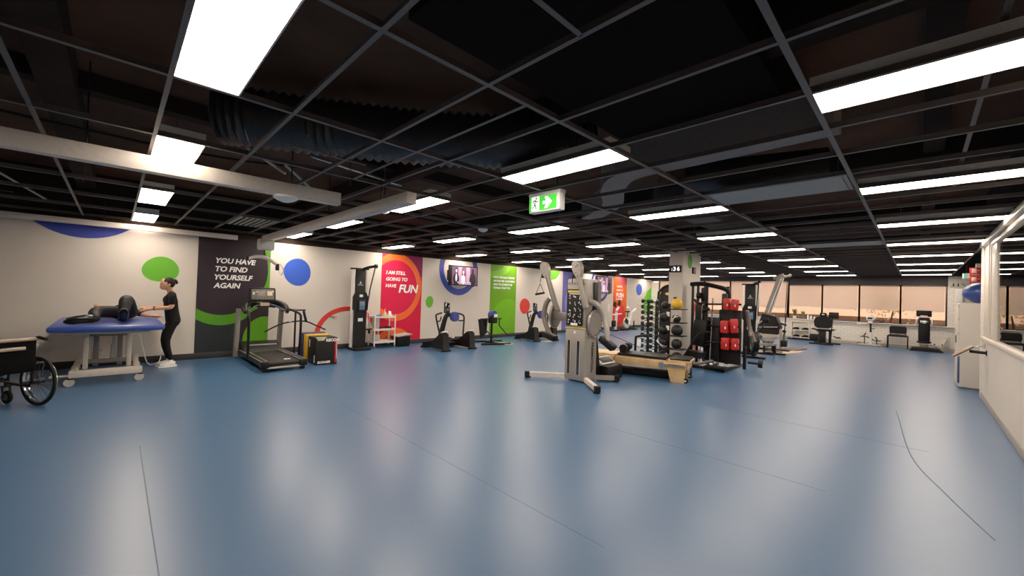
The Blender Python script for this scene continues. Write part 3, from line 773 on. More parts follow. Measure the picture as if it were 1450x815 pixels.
for x in (1.84, 2.55):
    s = -1 if x < 2 else 1
    b = B(); b.tube([(2.195 + s * .12, 9.62, 1.13), (2.195 + s * .22, 9.52, 1.16), (x, 9.35, 1.08), (x + s * .01, 9.2, .97)], [.05, .06, .065, .04], 10, k=4); b.out('console_arm', BLACK, T)
    b = B(); b.tube([(2.195 + s * .1, 9.38, 1.13), (x - s * .05, 9.25, 1.02), (x, 9.15, .95)], .017, 8, k=4); b.out('front_handle', STEEL, T)
b = B(); b.box((2.15, 9.42, 1.32), (.48, .07, .29), .03, rot=(-14, 0, 0)); c = b.out('console', BLACK, T)
b = B(); b.box((2.15, 9.376, 1.325), (.40, .004, .21), .001, rot=(-14, 0, 0)); b.out('console_face', GREY, c)
b = B(); b.box((2.12, 9.370, 1.34), (.15, .004, .12), .001, rot=(-14, 0, 0)); b.out('console_screen', mat('tan_screen', '#8a7b6b', .3), c)
b = B()
for (u, v, w, h) in ((-.165, .02, .035, .06), (-.11, .05, .05, .015), (-.115, -.02, .05, .015), (.12, .02, .09, .09), (.15, -.07, .06, .03), (-.1, -.07, .03, .02), (.17, .06, .03, .03)):
    b.box((2.15 + u, 9.368 - v * .25, 1.325 + v), (w, .004, h), .001, rot=(-14, 0, 0))
b.out('console_keys', mat('pale_keys', '#e6d9b4', .4), c)
b = B(); b.tube([(1.835, 9.3, 1.0), (1.83, 9.05, .97), (1.83, 8.92, .9), (1.83, 8.9, .6), (1.83, 8.9, .12)], .024, 10, k=5); b.out('handrail', BLACK, T)
b = B(); b.tube([(2.56, 9.3, 1.03), (2.6, 9.0, 1.02), (2.64, 8.66, .96), (2.645, 8.6, .85), (2.645, 8.6, .5), (2.63, 8.6, .12)], .024, 10, k=5); b.out('handrail', BLACK, T)

T = thing('parallel_bar_rail', 'slim black adjustable walking rail beside the treadmill', 'walking rail', (2.7, 9.3, 0))
b = B(); b.box((2.78, 9.4, .02), (.1, .5, .04), .01); b.cyl((2.78, 9.4, .03), (2.78, 9.4, 1.02), .02); b.out('post', DARK, T)
b = B(); b.tube([(2.22, 9.45, .55), (2.55, 9.42, .72), (2.95, 9.4, .76), (3.2, 9.38, .66), (3.4, 9.36, .56)], .016, 8, k=4); b.out('lower_rail', BLACK, T)
b = B(); b.tube([(2.5, 9.4, .99), (2.78, 9.4, 1.0), (2.98, 9.4, 1.0)], .016, 8); b.out('upper_rail', BLACK, T)
for x, z in ((2.68, .76), (2.78, 1.02)): B().box((x, 9.4, z), (.05, .05, .03), .008).out('clamp', LGREY, T)
B().box((2.97, 9.4, .86), (.05, .06, .26), .02, rot=(0, -14, 0)).out('hanging_grip', BLACK, T)

# ------------------------------------------------------------------ soft jump boxes
def jbox(name, label, c, d, m, extra=None):
    T = thing(name, label, 'jump box', (c[0], c[1], 0), 0, 'foam jump boxes beside the treadmill')
    B().box((0, 0, d[2] / 2), d, .012).out('body', m, T)
    return T
T = jbox('jump_box', 'dark blue foam jump box behind the yellow and black boxes', (2.98, 8.92), (.46, .24, .56), mat('navy_vinyl', '#262a55', .5))
T = jbox('jump_box', 'yellow foam jump box between the blue and black boxes', (2.985, 8.68), (.44, .18, .545), YEL)
T = jbox('jump_box', 'black foam jump box with white lettering and red edge', (2.985, 8.33), (.41, .44, .53), mat('black_foam', '#15110e', .7, spec=.25, bump=.1))
b = B(); b.text('RECON', .075, (-.02, -.225, .455), (1, 0, 0), (0, 0, 1), off=.003); b.out('lettering', LETTER, T)
b = B(); b.text('RUNNER', .06, (-.17, -.225, .035), (1, 0, 0), (0, 0, 1), off=.002, shear=.2); b.out('lettering', LETTER, T)
b = B(); b.box((.175, -.222, .26), (.045, .006, .45), .002); b.out('red_edge', REDP, T)
b = B(); b.box((.185, -.227, .28), (.008, .006, .36), .002); b.out('white_stripe', LETTER, T)
b = B(); b.prism([(-.2, .53), (-.03, .53), (-.06, .475), (-.17, .475)], 'y', -.226, -.220); b.box((-.1, -.19, .533), (.19, .07, .006)); b.out('corner_label', mat('pale_green_label', '#b9bd8d', .5), T)
b = B(); b.box((-.208, .12, .4), (.006, .02, .14)); b.out('side_mark', LETTER, T)
b = B(); b.box((-.208, -.16, .12), (.006, .02, .14)); b.out('side_mark', LETTER, T)

# ------------------------------------------------------------------ tall pull tower (rowing tower), local: front -y
def tower(label, loc, rz, side=WHITE):
    T = thing('pull_tower', label, 'exercise tower', loc, rz)
    for s in (-1, 1):
        b = B(); b.box((s * .155, .02, .99), (.05, .13, 1.98), .01); b.out('side_column', side if s < 0 else LGREY, T)
    B().box((0, .0, 1.0), (.26, .1, 1.96), .01).out('centre_panel', BLACK, T)
    b = B(); b.prism([(-.15, 0), (.15, 0), (.15, .95), (.19, 1.0), (.19, 1.3), (.13, 1.42), (-.13, 1.42), (-.19, 1.3), (-.19, 1.0), (-.15, .95)], 'y', -.11, -.05); b.out('fan_housing', BLACK, T)
    m = B().box((0.02, -.13, 1.09), (.2, .03, .28), .012).out('monitor', DARK, T)
    B().box((0.02, -.147, 1.09), (.13, .004, .2), .002).out('monitor_screen', mat('blue_grey_screen', '#5f7896', .25), m)
    B().box((0, -.116, 1.33), (.09, .012, .06), .004).out('label_plate', LETTER, T)
    B().box((0, -.116, .74), (.12, .012, .08), .004).out('label_plate', LETTER, T)
    b = B(); b.prism([(-.03, 1.63), (.03, 1.63), (0, 1.70)], 'y', -.056, -.05); b.box((0, -.054, 1.6), (.13, .008, .014)); b.out('mark', LGREY, T)
    B().box((0, .02, 2.0), (.44, .14, .04), .012).out('top_cap', BLACK, T)
    b = B(); b.tube([(.05, .0, 1.98), (.14, -.15, 2.04), (.22, -.36, 2.07)], .036, 8, k=3); b.cyl((.2, -.38, 2.07), (.26, -.38, 2.07), .05); b.out('pulley_arm', BLACK, T)
    b = B(); b.tube([(.24, -.39, 2.03), (.2, -.25, 1.5), (.17, -.13, .9), (.18, -.12, .35)], .008, 6); b.out('pull_cord', LETTER, T)
    b = B(); b.tube([(.21, -.37, 2.03), (.18, -.2, 1.5), (.15, -.13, 1.0)], .014, 6); b.out('pull_strap', BLACK, T)
    b = B(); b.cyl((.1, -.2, .5), (.3, -.12, .5), .02); b.box((.22, -.15, .44), (.05, .05, .1), .01); b.out('pull_handle', BLACK, T)
    b = B(); b.box((0, -.08, .03), (.4, .5, .06), .012); b.out('base_foot', BLACK, T)
    return T
TW = tower('tall white and black pull tower left of the crimson poster', (4.34, 9.80, 0), 0)
dup(TW, (13.1, 3.42, 0), -78, 'tall black pull tower in front of the end windows beyond the red pads')

# ------------------------------------------------------------------ white trolley, things on it, tub beside it
T = thing('utility_trolley', 'white three-tier trolley against the crimson poster', 'trolley', (4.98, 9.8, 0))
for z in (.14, .46, .78):
    b = B(); b.box((4.98, 9.8, z), (.58, .34, .012)); b.box((4.98, 9.635, z + .02), (.58, .012, .05)); b.box((4.98, 9.965, z + .02), (.58, .012, .05)); b.box((4.695, 9.8, z + .02), (.012, .34, .05)); b.box((5.265, 9.8, z + .02), (.012, .34, .05)); b.out('shelf', WHITE, T)
for x in (4.70, 5.26):
    for y in (9.64, 9.96):
        l = B().box((x, y, .46), (.028, .028, .78), .004).out('leg', WHITE, T)
        B().cyl((x - .012, y, .035), (x + .012, y, .035), .035).out('caster', GREY, l)
b = B(); b.lathe([(0, 0), (.035, 0), (.035, .11), (.012, .15), (.012, .19), (0, .19)], (5.04, 9.8, .787), 16); s = tag(b.out('spray_bottle', mat('cream_bottle', '#e7d4a8', .3)), 'cream spray bottle standing on the trolley top', 'bottle')
b = B(); b.box((5.03, 9.79, .99), (.06, .025, .03), .006); b.out('trigger', ORANGE, s)
b = B(); b.box((5.17, 9.78, .825), (.11, .1, .07), .006); t = tag(b.out('tissue_box', WHITEP), 'white tissue box at the right of the trolley top', 'box')
b = B(); b.raw([(5.13, 9.76, .86), (5.21, 9.77, .86), (5.22, 9.8, .93), (5.15, 9.8, .95)], [(0, 1, 2, 3)]); b.out('tissue', LETTER, t)
b = B(); b.tube([(4.78, 9.72, .81), (4.86, 9.74, .825), (4.94, 9.74, .805)], [.03, .042, .025], 10, k=4); tag(b.out('cloth', mat('blue_cloth', '#3d5fae', .8)), 'crumpled blue cloth at the left of the trolley top', 'cloth')
b = B(); b.box((5.05, 9.8, .494), (.32, .22, .05), .02); b.box((5.15, 9.8, .53), (.12, .16, .03), .01); tag(b.out('tray', BLACK), 'black tray on the middle shelf of the trolley', 'tray')
b = B(); b.box((4.8, 9.8, .63), (.1, .2, .28), .01); tag(b.out('box', LGREY), 'pale upright box on the middle shelf of the trolley', 'box')
b = B(); b.box((4.82, 9.8, .25), (.12, .2, .18), .01); tag(b.out('box', LGREY), 'pale box on the bottom shelf of the trolley', 'box')
T = thing('storage_tub', 'black tub with pale lid on the floor beside the white trolley', 'tub', (5.56, 9.8, 0))
b = B(); b.box((5.54, 9.82, .14), (.36, .34, .28), .02, taper=(1.1, 1.1)); b.out('tub', BLACK, T)
b = B(); b.box((5.56, 9.82, .30), (.44, .4, .03), .012, rot=(0, -6, 0)); b.out('lid', LGREY, T)

# ------------------------------------------------------------------ stepper cross trainers, local: near end -y
def stepper(label, loc, rz):
    T = thing('stepper_trainer', label, 'cross trainer', loc, rz, 'black stepper trainers along the poster wall')
    for s in (-1, 1):
        x = s * .42
        b = B(); b.prism([(-.52, .05), (.48, .05), (.45, .14), (.0, .22), (-.36, .46), (-.46, .43), (-.5, .1)], 'x', x - .09, x + .09); p = b.out('pod', BLACK, T)
        B().box((x, -.5, .03), (.26, .08, .05), .015).out('foot', RUB, p)
        B().box((x, .46, .03), (.26, .07, .05), .015).out('foot', RUB, p)
        b = B(); b.box((x + .02, -.37, .475), (.15, .12, .03), .008, rot=(-20, 0, 0)); b.out('pod_cap', WHITEP, p)
        b = B(); b.tube([(x - s * .05, -.15, .35), (x, -.1, .62), (x + s * .03, -.06, .83), (x - s * .02, 0, .9), (x - s * .22, .06, .94)], .024, 8, k=4); b.out('handle_bar', BLACK, T)
        b = B(); b.tube([(x + s * .02, -.07, .74), (x - s * .1, -.03, .73), (x - s * .2, .05, .83)], .02, 8, k=3); b.out('inner_grip', BLACK, T)
    b = B(); b.box((0, .2, .09), (.72, .16, .1), .02); b.box((0, .32, .16), (.7, .05, .05), .01); b.out('base_beam', BLACK, T)
    b = B(); b.tube([(-.2, .15, .12), (-.14, .1, .5), (-.07, .05, .84), (.02, .02, .89), (.14, 0, .87)], [.065, .07, .06, .055, .055], 10, k=4); b.out('mast', BLACK, T)
    b = B(); b.prism(ell(.13, .84, .135, .135, 10), 'y', -.1, -.02); b.prism(ell(.13, .84, .1, .1, 10), 'y', -.12, -.1); b.out('drive_cover', BLUEP, T)
    t = B().box((-.08, .0, 1.07), (.19, .03, .3), .012, rot=(-14, 10, 0)).out('tablet', BLACK, T)
    B().box((-.08, -.018, 1.07), (.15, .004, .25), .001, rot=(-14, 10, 0)).out('tablet_screen', SCREEN, t)
    B().cyl((-.05, .01, .9), (-.07, .01, .98), .015).out('tablet_stem', BLACK, T)
    B().box((.2, .1, .28), (.05, .12, .06), .012).out('cup_holder', WHITEP, T)
    return T
S0 = stepper('black stepper trainer with blue disc right of the crimson poster', (6.36, 8.78, 0), 0)
dup(S0, (10.05, 8.95, 0), -6, 'black stepper trainer with blue disc under the red oval decal')

# ------------------------------------------------------------------ arm ergometer
T = thing('arm_ergometer', 'black standing arm cycle with blue head in front of green poster', 'arm cycle', (7.95, 8.9, 0))
b = B(); b.box((7.95, 8.62, .03), (.95, .06, .05), .01, rot=(0, 0, -18)); b.box((8.2, 9.25, .03), (.9, .06, .05), .01, rot=(0, 0, -18)); b.box((8.05, 8.93, .035), (.06, .62, .05), .01); b.out('base_frame', BLACK, T)
b = B(); b.cyl((8.0, 8.9, .04), (8.0, 8.9, .66), .034); b.out('post', BLACK, T)
b = B(); b.box((8.0, 8.86, .74), (.23, .2, .26), .03); b.out('drive_housing', BLACK, T)
b = B(); b.cyl((8.0, 8.8, .86), (8.0, 8.95, .86), .125, n=24); b.out('round_cover', BLUEP, T)
B().box((8.02, 8.755, .84), (.13, .012, .09), .004).out('display', LETTER, T)
for pts in ([(7.6, 8.9, .74), (7.62, 8.85, .5), (7.75, 8.8, .38), (7.95, 8.76, .2)], [(8.27, 8.86, .74), (8.25, 8.84, .56), (8.34, 8.84, .46), (8.62, 8.84, .22)]):
    B().tube(pts, .018, 8, k=4).out('crank_arm', BLACK, T)
for p in ((7.6, 8.9, .74), (8.27, 8.86, .74)): B().cyl((p[0] - .03, p[1], p[2]), (p[0] + .1, p[1] + .03, p[2]), .02).out('grip', RUB, T)
b = B(); b.cyl((7.62, 8.9, .74), (7.95, 8.92, .75), .018); b.out('drive_shaft', BLACK, T)
b = B(); b.prism([(7.68, .72), (8.0, .74), (7.97, .3), (7.78, .18)], 'y', 9.08, 9.16); b.out('seat_back', DARK, T)
b = B(); b.prism([(8.02, 8.66), (8.36, 8.36), (8.62, 8.6), (8.3, 9.15)], 'z', 0, .02); tag(b.out('floor_board', mat('beige_board', '#c6b597', .5)), 'thin beige board on the floor under the arm cycle', 'board')
b = B(); b.prism([(9.72, 8.5), (10.1, 8.46), (10.3, 8.36), (9.95, 8.30)], 'z', 0, .015); tag(b.out('floor_board', mat('beige_board', '#c6b597', .5)), 'thin beige board on the floor by the second stepper', 'board')

# ------------------------------------------------------------------ dual cable machine
T = thing('cable_machine', 'tall grey dual-arm cable machine in the middle of the floor', 'cable machine', (5.95, 4.2, 0))
x0, x1, y0, y1, zt = 5.74, 6.12, 4.0, 4.42, 1.80
b = B(); b.box(((x0 + x1) / 2, 4.21, .02 + .46), (x1 - x0, .43, .9), .03); b.out('lower_shroud', SILVER, T)
b = B(); b.box(((x0 + x1) / 2 + .01, 4.21, (.93 + zt) / 2), (x1 - x0 - .03, .42, zt - .93), .02); b.out('upper_shroud', SILVER, T)
b = B(); b.box((x0 + .19, 4.21, .935), (x1 - x0 + .01, .435, .014), .003); b.out('yellow_trim', mat('lime_yellow', '#c8b944', .4), T)
p = B().box((x0 + .012, 4.235, 1.30), (.02, .345, .64), .006).out('exercise_chart', mat('chart_black', '#191614', .45, spec=.25), T)
b = B(); b.box((x0, 4.235, 1.575), (.006, .29, .04)); b.out('chart_title', mat('chart_yellow', '#d0b440', .5), p)
b = B()
rd = random.Random(4)
for i in range(5):
    for j in range(3):
        yy = 4.345 - j * .11; zz = 1.475 - i * .105
        for q in range(3): b.box((x0, yy + rd.uniform(-.022, .022), zz + rd.uniform(-.03, .03)), (.006, rd.uniform(.006, .014), rd.uniform(.01, .028)), rot=(rd.uniform(-40, 40), 0, 0))
b.out('chart_figures', LETTER, p, smooth=False)
b = B(); b.box((x0, 4.235, 1.535), (.005, .22, .012)); b.box((x0, 4.235, 1.005), (.006, .14, .04)); b.out('chart_label', LETTER, p)
B().box((x0 - .004, 4.21, .865), (.006, .04, .04), .001).out('number_plate', LETTER, T)
for yy in (4.325, 4.125):
    s = B().prism(rrect(.075, .62, .037, 6, yy, .43), 'x', x0 - .008, x0 + .01).out('weight_window', LGREY, T)
    B().prism(rrect(.05, .595, .025, 6, yy, .43), 'x', x0 - .012, x0 - .006).out('window_slot', mat('slot_black', '#0d0c0c', .3), s)
    b = B()
    for q in range(14): b.box((x0 - .012, yy, .2 + q * .033), (.004, .02, .006))
    b.out('weight_marks', GREY, s)
b = B(); b.text('FREEMOTION', .062, (x0 - .004, 4.40, 1.69), (0, -1, 0), (0, 0, 1), off=0); b.out('lettering', BLACK, T)
b = B(); b.text('FREEMOTION', .085, (5.94, 3.991, .70), (0, 0, -1), (1, 0, 0), off=.002); b.out('lettering', DARK, T)
b = B(); b.prism([(6.14, .12), (6.3, .08), (6.14, .86)], 'y', 4.02, 4.1); b.prism([(6.14, .12), (6.3, .08), (6.14, .86)], 'y', 4.32, 4.4); b.out('rear_panel', BLACK, T)
# tower back frame
b = B(); b.prism([(6.05, .95), (6.3, 1.3), (6.3, 1.78), (6.05, 1.78)], 'y', 4.06, 4.36); b.out('back_frame', SILVD, T)
b = B(); b.prism([(4.42, 1.78), (4.60, 1.25), (4.42, 1.25)], 'x', 6.0, 6.1); b.out('side_wing', SILVD, T)
b = B(); b.box((6.02, 3.985, 1.45), (.12, .02, .6), .004); b.out('side_louvre', DARK, T)
for s in (1, -1):
    for dx, tipx in ((-1, 5.36), (1, 6.36)):
        a = (5.86 if dx < 0 else 6.05, 4.21 + s * .14, .07); e = (tipx, 4.21 + s * (.73 if dx < 0 else .46), .07)
        l = B().tube([a, e], .035, 4, sq=(0, 0, 1)).out('leg', CREAMM if dx < 0 else SILVER, T)
        d = (V(e) - V(a)).normalized(); b = B(); b.tube([V(e) - d * .03, V(e) + d * .06], .042, 4, sq=(0, 0, 1)); b.box((e[0], e[1], .015), (.08, .08, .03), .006); b.out('leg_cap', RUB, l)
for s, disc, head, k1, k2, k3, wt in ((1, (6.08, 4.94, 1.10), (5.98, 5.13, 1.99), (6.0, 4.83, 1.22), (6.0, 5.0, 1.45), (6.0, 5.15, 1.10), (6.0, 4.99, .73)),
                                      (-1, (5.98, 3.96, 1.03), (5.72, 4.17, 1.97), (5.78, 4.02, 1.30), (5.85, 4.02, 1.42), (6.0, 3.80, 1.16), (5.95, 3.68, .74))):
    b = B(); nrm = (-.35, -s * .94 if s > 0 else .9, 0)
    c = V(disc); ax = (V((-.25, .97, 0)) if s > 0 else V((-.1, 1, 0))).normalized()
    b.cyl(c - ax * .02, c + ax * .02, .235, n=32); d = b.out('pivot_disc', SILVD if s > 0 else SILVER, T)
    u = V((ax.y, -ax.x, 0))
    for q in range(13):
        a = R(-100 + q * 16 + (180 if s > 0 else 0)); pp = c + u * .205 * math.cos(a) + V((0, 0, 1)) * .205 * math.sin(a)
        B().cyl(pp - ax * .024, pp + ax * .024, .013, n=8).out('lock_hole', DARK, d)
    b = B(); b.box(((c.x + 6.0) / 2, (c.y + 4.21) / 2, c.z), (.12, abs(c.y - 4.21) * 1.0, .16), .02); b.out('pivot_bracket', SILVD, T)
    a = V(k1); h = V(head)
    b = B(); b.tube([a, h + (a - h).normalized() * .14], [.055, .05], 10); arm = b.out('arm', SILVD if s > 0 else SILVER, T)
    # pulley head: teardrop
    dd = (h - a).normalized(); sd = V((0, 1, 0)) - dd * dd.y; sd.normalize(); nn = dd.cross(sd)
    prof = [(.0, .16), (-.055, .14), (-.09, .08), (-.095, .01), (-.07, -.08), (-.035, -.17), (.035, -.17), (.07, -.08), (.095, .01), (.09, .08), (.055, .14)]
    vs = [h + sd * px + dd * py + nn * .045 for px, py in prof] + [h + sd * px + dd * py - nn * .045 for px, py in prof]
    n = len(prof); b = B(); b.raw(vs, [tuple(range(n)), tuple(range(2 * n - 1, n - 1, -1))] + [(i, i + n, (i + 1) % n + n, (i + 1) % n) for i in range(n)]); ph = b.out('pulley_head', SILVER, T)
    b = B()
    for px, py in ((0, .04), (.03, -.06), (-.04, .06), (0, -.12)): q = h + sd * px + dd * py; b.cyl(q - nn * .052, q + nn * .052, .012, n=8)
    b.out('bolt', STEEL, ph)
    b = B(); q = h + sd * (.09 if s > 0 else .09) - dd * .09; b.box(q, (.07, .08, .09), .02); b.out('pulley_guide', BLACK, ph)
    b = B(); b.tube([k2, (V(k2) + V(k3)) / 2 + V((0, s * .03, .06)), k3, (V(k3) + V(wt)) / 2 + V((0, s * .02, 0)), wt], [.05, .05, .05, .048, .045], 12, k=4); cw = b.out('counter_arm', SILVD if s > 0 else SILVER, T)
    b = B(); b.box(V(wt) + V((0, 0, -.02)), (.16, .30, .11), .02, rot=(-s * 32 if s < 0 else 14, 0, 0)); b.out('counterweight', BLACK, cw)
b = B(); b.tube([(5.98, 5.24, 1.86), (5.98, 5.26, 1.74)], .008, 6); b.tube([(5.98, 5.26, 1.72), (5.98, 5.36, 1.52)], .008, 6); b.tube([(5.98, 5.26, 1.72), (5.98, 5.16, 1.55)], .008, 6); b.out('handle_strap', mat('brown_strap', '#6b5a4b', .7), T)
B().cyl((5.98, 5.37, 1.505), (5.98, 5.15, 1.54), .022).out('hand_grip', RUB, T)
b = B(); b.tube([(5.70, 4.26, 1.88), (5.70, 4.27, 1.72)], .009, 6); b.out('cable_end', BLACK, T)
b = B(); b.tube([(6.1, 3.95, .9), (6.6, 3.8, .74), (7.0, 3.65, .58)], .006, 6); b.out('cable', BLACK, T)
b = B(); b.tube([(5.92, 3.98, .86), (5.84, 3.96, .85), (5.8, 3.95, .82)], .018, 8, k=2); b.out('side_knob', STEEL, T)

# black box with framed panel beside it
T = thing('step_box', 'low black step box with a white-framed slanted panel beside cable machine', 'box', (6.55, 4.0, 0))
B().box((6.56, 4.0, .13), (.52, .26, .26), .03).out('body', BLACK, T)
b = B(); b.box((6.5, 4.06, .33), (.44, .2, .02), .004, rot=(30, 0, 0)); f = b.out('framed_panel', WHITE, T)
b = B(); b.box((6.5, 4.052, .343), (.36, .14, .012), .002, rot=(30, 0, 0)); b.out('panel_inset', DARK, f)
b = B()
for x in (6.5, 6.62): b.cyl((x, 3.868, .15), (x, 3.862, .15), .02)
b.out('side_port', DARK, T)
# ------------------------------------------------------------------ pilates reformer (local +x toward its far end, +y toward camera side)
T = thing('pilates_reformer', 'maple wood pilates reformer with black padded carriage beside the ball rack', 'reformer', (7.6, 2.93, 0), 104.8)
Lr = 2.35
for s in (1, -1):
    b = B(); b.box((Lr / 2 + .05, s * .285, .285), (Lr, .05, .15), .008); b.out('side_rail', WOOD, T)
    for x in (.2, Lr - .25):
        b = B(); b.prism([(x - .13, 0), (x + .1, 0), (x + .16, .25), (x - .13, .25)], 'y', s * .285 - .04, s * .285 + .04); b.out('leg', WOOD, T)
    b = B(); b.cyl((.05, s * .30 - .02, .045), (.05, s * .30 + .02, .045), .045); w = b.out('wheel', RUB, T)
    b = B(); b.cyl((.05, s * .30 - .024, .045), (.05, s * .30 + .024, .045), .016); b.out('wheel_hub', LETTER, w)
b = B(); b.box((.03, 0, .3), (.05, .52, .12), .006); b.box((.35, 0, .3), (.04, .52, .1)); b.box((Lr, 0, .3), (.05, .6, .14), .006); b.out('end_board', WOOD, T)
b = B(); b.box((.17, 0, .375), (.38, .6, .03), .006); b.out('foot_platform', WOOD, T)
b = B(); b.box((.16, 0, .405), (.34, .56, .035), .012); b.out('platform_pad', VINYL, T)
b = B(); b.box((.84, 0, .40), (.9, .54, .05), .016); b.out('carriage_pad', VINYL, T)
b = B(); b.box((.84, 0, .365), (.86, .5, .02)); b.out('carriage', WOOD, T)
for s in (1, -1):
    b = B(); b.cyl((1.2, s * .15 - .07, .51), (1.2, s * .15 + .07, .51), .075, n=20); b.box((1.22, s * .15, .44), (.1, .1, .05), .01); b.out('shoulder_rest', VINYL, T)
b = B(); b.box((1.75, .0, .375), (.85, .56, .03), .006); b.out('rear_deck', WOOD, T)
b = B(); b.tube([(.42, .33, .3), (.05, .36, .3)], .022, 10); b.out('foot_bar', STEEL, T)
b = B(); b.cyl((.46, .32, .29), (.46, .35, .29), .05, n=18); b.out('foot_bar_disc', STEEL, T)
b = B(); b.tube([(.0, -.2, .29), (-.16, -.3, .31), (-.32, -.44, .35)], .028, 10); b.out('pull_handle', mat('brown_grip', '#54473c', .5), T)
b = B(); b.torus((-.01, .05, .17), (1, 0, 0), .075, .012, 24, 6); b.tube([(-.01, -.02, .22), (-.01, .1, .12)], .008); b.out('coiled_strap', BLACK, T)
b = B(); b.tube([(1.32, .31, .37), (1.34, .325, .3), (1.42, .315, .18)], .008, 6); b.out('red_cord', mat('dark_red_cord', '#6b2a22', .6), T)
b = B(); b.tube([(1.2, .2, .5), (1.6, .18, .55), (2.1, .15, .64)], .006, 6); b.out('rope', BLACK, T)
T = thing('exercise_mat', 'dark rolled mat lying under the wooden reformer', 'mat', (7.45, 3.7, 0), 104.8)
b = B(); b.box((0, 0, .06), (1.1, .34, .12), .05); b.out('mat_roll', RUB, T)

# ------------------------------------------------------------------ dumbbell rack and dumbbells
DX = 9.18
T = thing('dumbbell_rack', 'tall black upright rack holding two columns of dumbbells left of column', 'rack', (DX, 4.47, 0))
for y in (4.40, 4.60):
    b = B(); b.box((DX + .05, y, .72), (.05, .045, 1.44), .006); b.out('upright', BLACK, T)
    b = B()
    for i in range(10): b.box((DX - .02, y, .16 + i * .135), (.13, .07, .014), .003)
    b.out('cradle', BLACK, T)
b = B(); b.box((DX + .05, 4.5, .02), (.5, .5, .04), .01); b.out('base', BLACK, T)
b = B(); b.box((DX + .05, 4.5, 1.42), (.05, .25, .04), .006); b.out('top_bar', BLACK, T)
def dumbbell(label, loc, k):
    T = thing('dumbbell', label, 'dumbbell', loc, 90, 'dumbbells on the tall rack')
    for s in (-1, 1):
        b = B(); b.prism(ell(0, .045, .048, .048, 6, 30), 'y', s * .045 if s > 0 else -.10, .10 if s > 0 else -.045); b.out('hex_head', BLACK, T)
    B().cyl((0, -.05, .045), (0, .05, .045), .016).out('handle', STEEL, T)
    return T
D0 = None; tn = ['top', 'second', 'third', 'fourth', 'fifth', 'sixth', 'seventh', 'eighth', 'ninth', 'bottom']
for c, y in ((0, 4.62), (1, 4.40)):
    for i in range(10):
        loc = (DX - .05, y, 1.375 + .008 - i * .135 + .0)
        lab = 'black dumbbell with chrome handle, %s tier of the %s column of the tall rack' % (tn[i], 'left' if c == 0 else 'right')
        if D0 is None: D0 = dumbbell(lab, loc, 0); D0.rotation_euler = (0, 0, R(0))
        else: dup(D0, loc, 0, lab)
# small square frame in front
T = thing('dip_frame', 'low black square frame with white card left of the dumbbell rack', 'frame', (8.62, 4.45, 0))
b = B(); b.tube([(8.62, 4.59, .02), (8.62, 4.59, .54), (8.62, 4.55, .61), (8.62, 4.33, .65), (8.62, 4.29, .59), (8.62, 4.29, .02)], .028, 8, k=4); b.out('hoop', BLACK, T)
B().box((8.615, 4.50, .47), (.012, .09, .16), .003).out('white_card', LETTER, T)
b = B(); b.box((8.66, 4.44, .02), (.2, .4, .04), .01); b.out('base', BLACK, T)

# tall board machine behind the racks
T = thing('cable_board', 'tall black board with curved top and yellow tag behind dumbbell rack', 'board', (10.75, 4.75, 0))
b = B(); b.prism([(4.42, 0), (5.02, 0), (5.02, 1.6), (4.98, 1.72), (4.9, 1.8), (4.75, 1.86), (4.42, 1.88)], 'x', 10.72, 10.80); b.out('board', mat('brown_black_board', '#1a1412', .55, spec=.25), T)
b = B(); b.tube([(10.7, 5.06, .0), (10.7, 5.06, 1.5), (10.7, 5.0, 1.72), (10.7, 4.82, 1.86), (10.7, 4.42, 1.9)], .03, 8, k=4); b.out('frame_tube', BLACK, T)
b = B(); b.prism(ell(4.74, 1.64, .13, .04, 16), 'x', 10.71, 10.722); b.out('yellow_tag', mat('olive_yellow', '#b39a35', .5), T)
b = B(); b.box((10.78, 4.75, .02), (.5, .6, .04), .01); b.out('base', BLACK, T)

# ------------------------------------------------------------------ medicine ball rack
MX = 8.9
T = thing('ball_rack', 'black five-tier medicine ball rack in front of the column', 'rack', (MX, 3.85, 0))
b = B(); b.box((MX, 3.94, .7), (.05, .05, 1.4), .006); b.out('post', BLACK, T)
b = B(); b.box((MX, 3.86, .02), (.44, .5, .04), .01); b.out('base', BLACK, T)
tz = [.06, .37, .66, .95, 1.25]
for z in tz:
    b = B(); b.tube([(MX - .14, 4.12, z + .01), (MX - .14, 3.58, z + .03)], .012, 6); b.tube([(MX + .12, 4.12, z + .01), (MX + .12, 3.58, z + .03)], .012, 6); b.tube([(MX - .14, 3.94, z + .01), (MX + .12, 3.94, z + .01)], .012, 6); b.tube([(MX - .14, 3.58, z + .03), (MX + .12, 3.58, z + .03)], .012, 6)
    b.out('ball_tier', BLACK, T)
for z in (.85, 1.16): B().box((MX - .032, 3.95, z), (.012, .07, .1), .002).out('white_card', LETTER, T)
BALLM = mat('ball_rubber', '#100d0c', .5, spec=.3, bump=.2, scale=60)
GB = 'medicine balls on the five-tier rack'
def ball(label, y, z, r, m=BALLM, stripe=None, knob=False):
    b = B(); b.sph((MX - .01, y, z + r), r, 20, 12)
    o = tag(b.out('medicine_ball', m), label, 'ball', GB)
    if stripe:
        b = B()
        for q in stripe:
            ang = R(q)
            d = V((0, math.cos(ang), math.sin(ang))); c = V((MX - .01, y, z + r))
            b.torus(c + d * r * .25, d, r * .975, .008, 28, 6)
        b.out('white_stripe', LETTER, o)
    if knob:
        b = B(); b.box((MX - .02, y + .04, z + 2 * r + .005), (.06, .07, .04), .008); b.out('black_cap', BLACK, o)
    return o
ball('small black ball on the top tier beside the yellow ball', 4.03, 1.272, .085)
ball('round yellow medicine ball on the top tier of the rack', 3.76, 1.272, .125, mat('ball_yellow', '#dba814', .5), None, True)
ball('black ball at the left of the second tier from the top', 4.05, .972, .105)
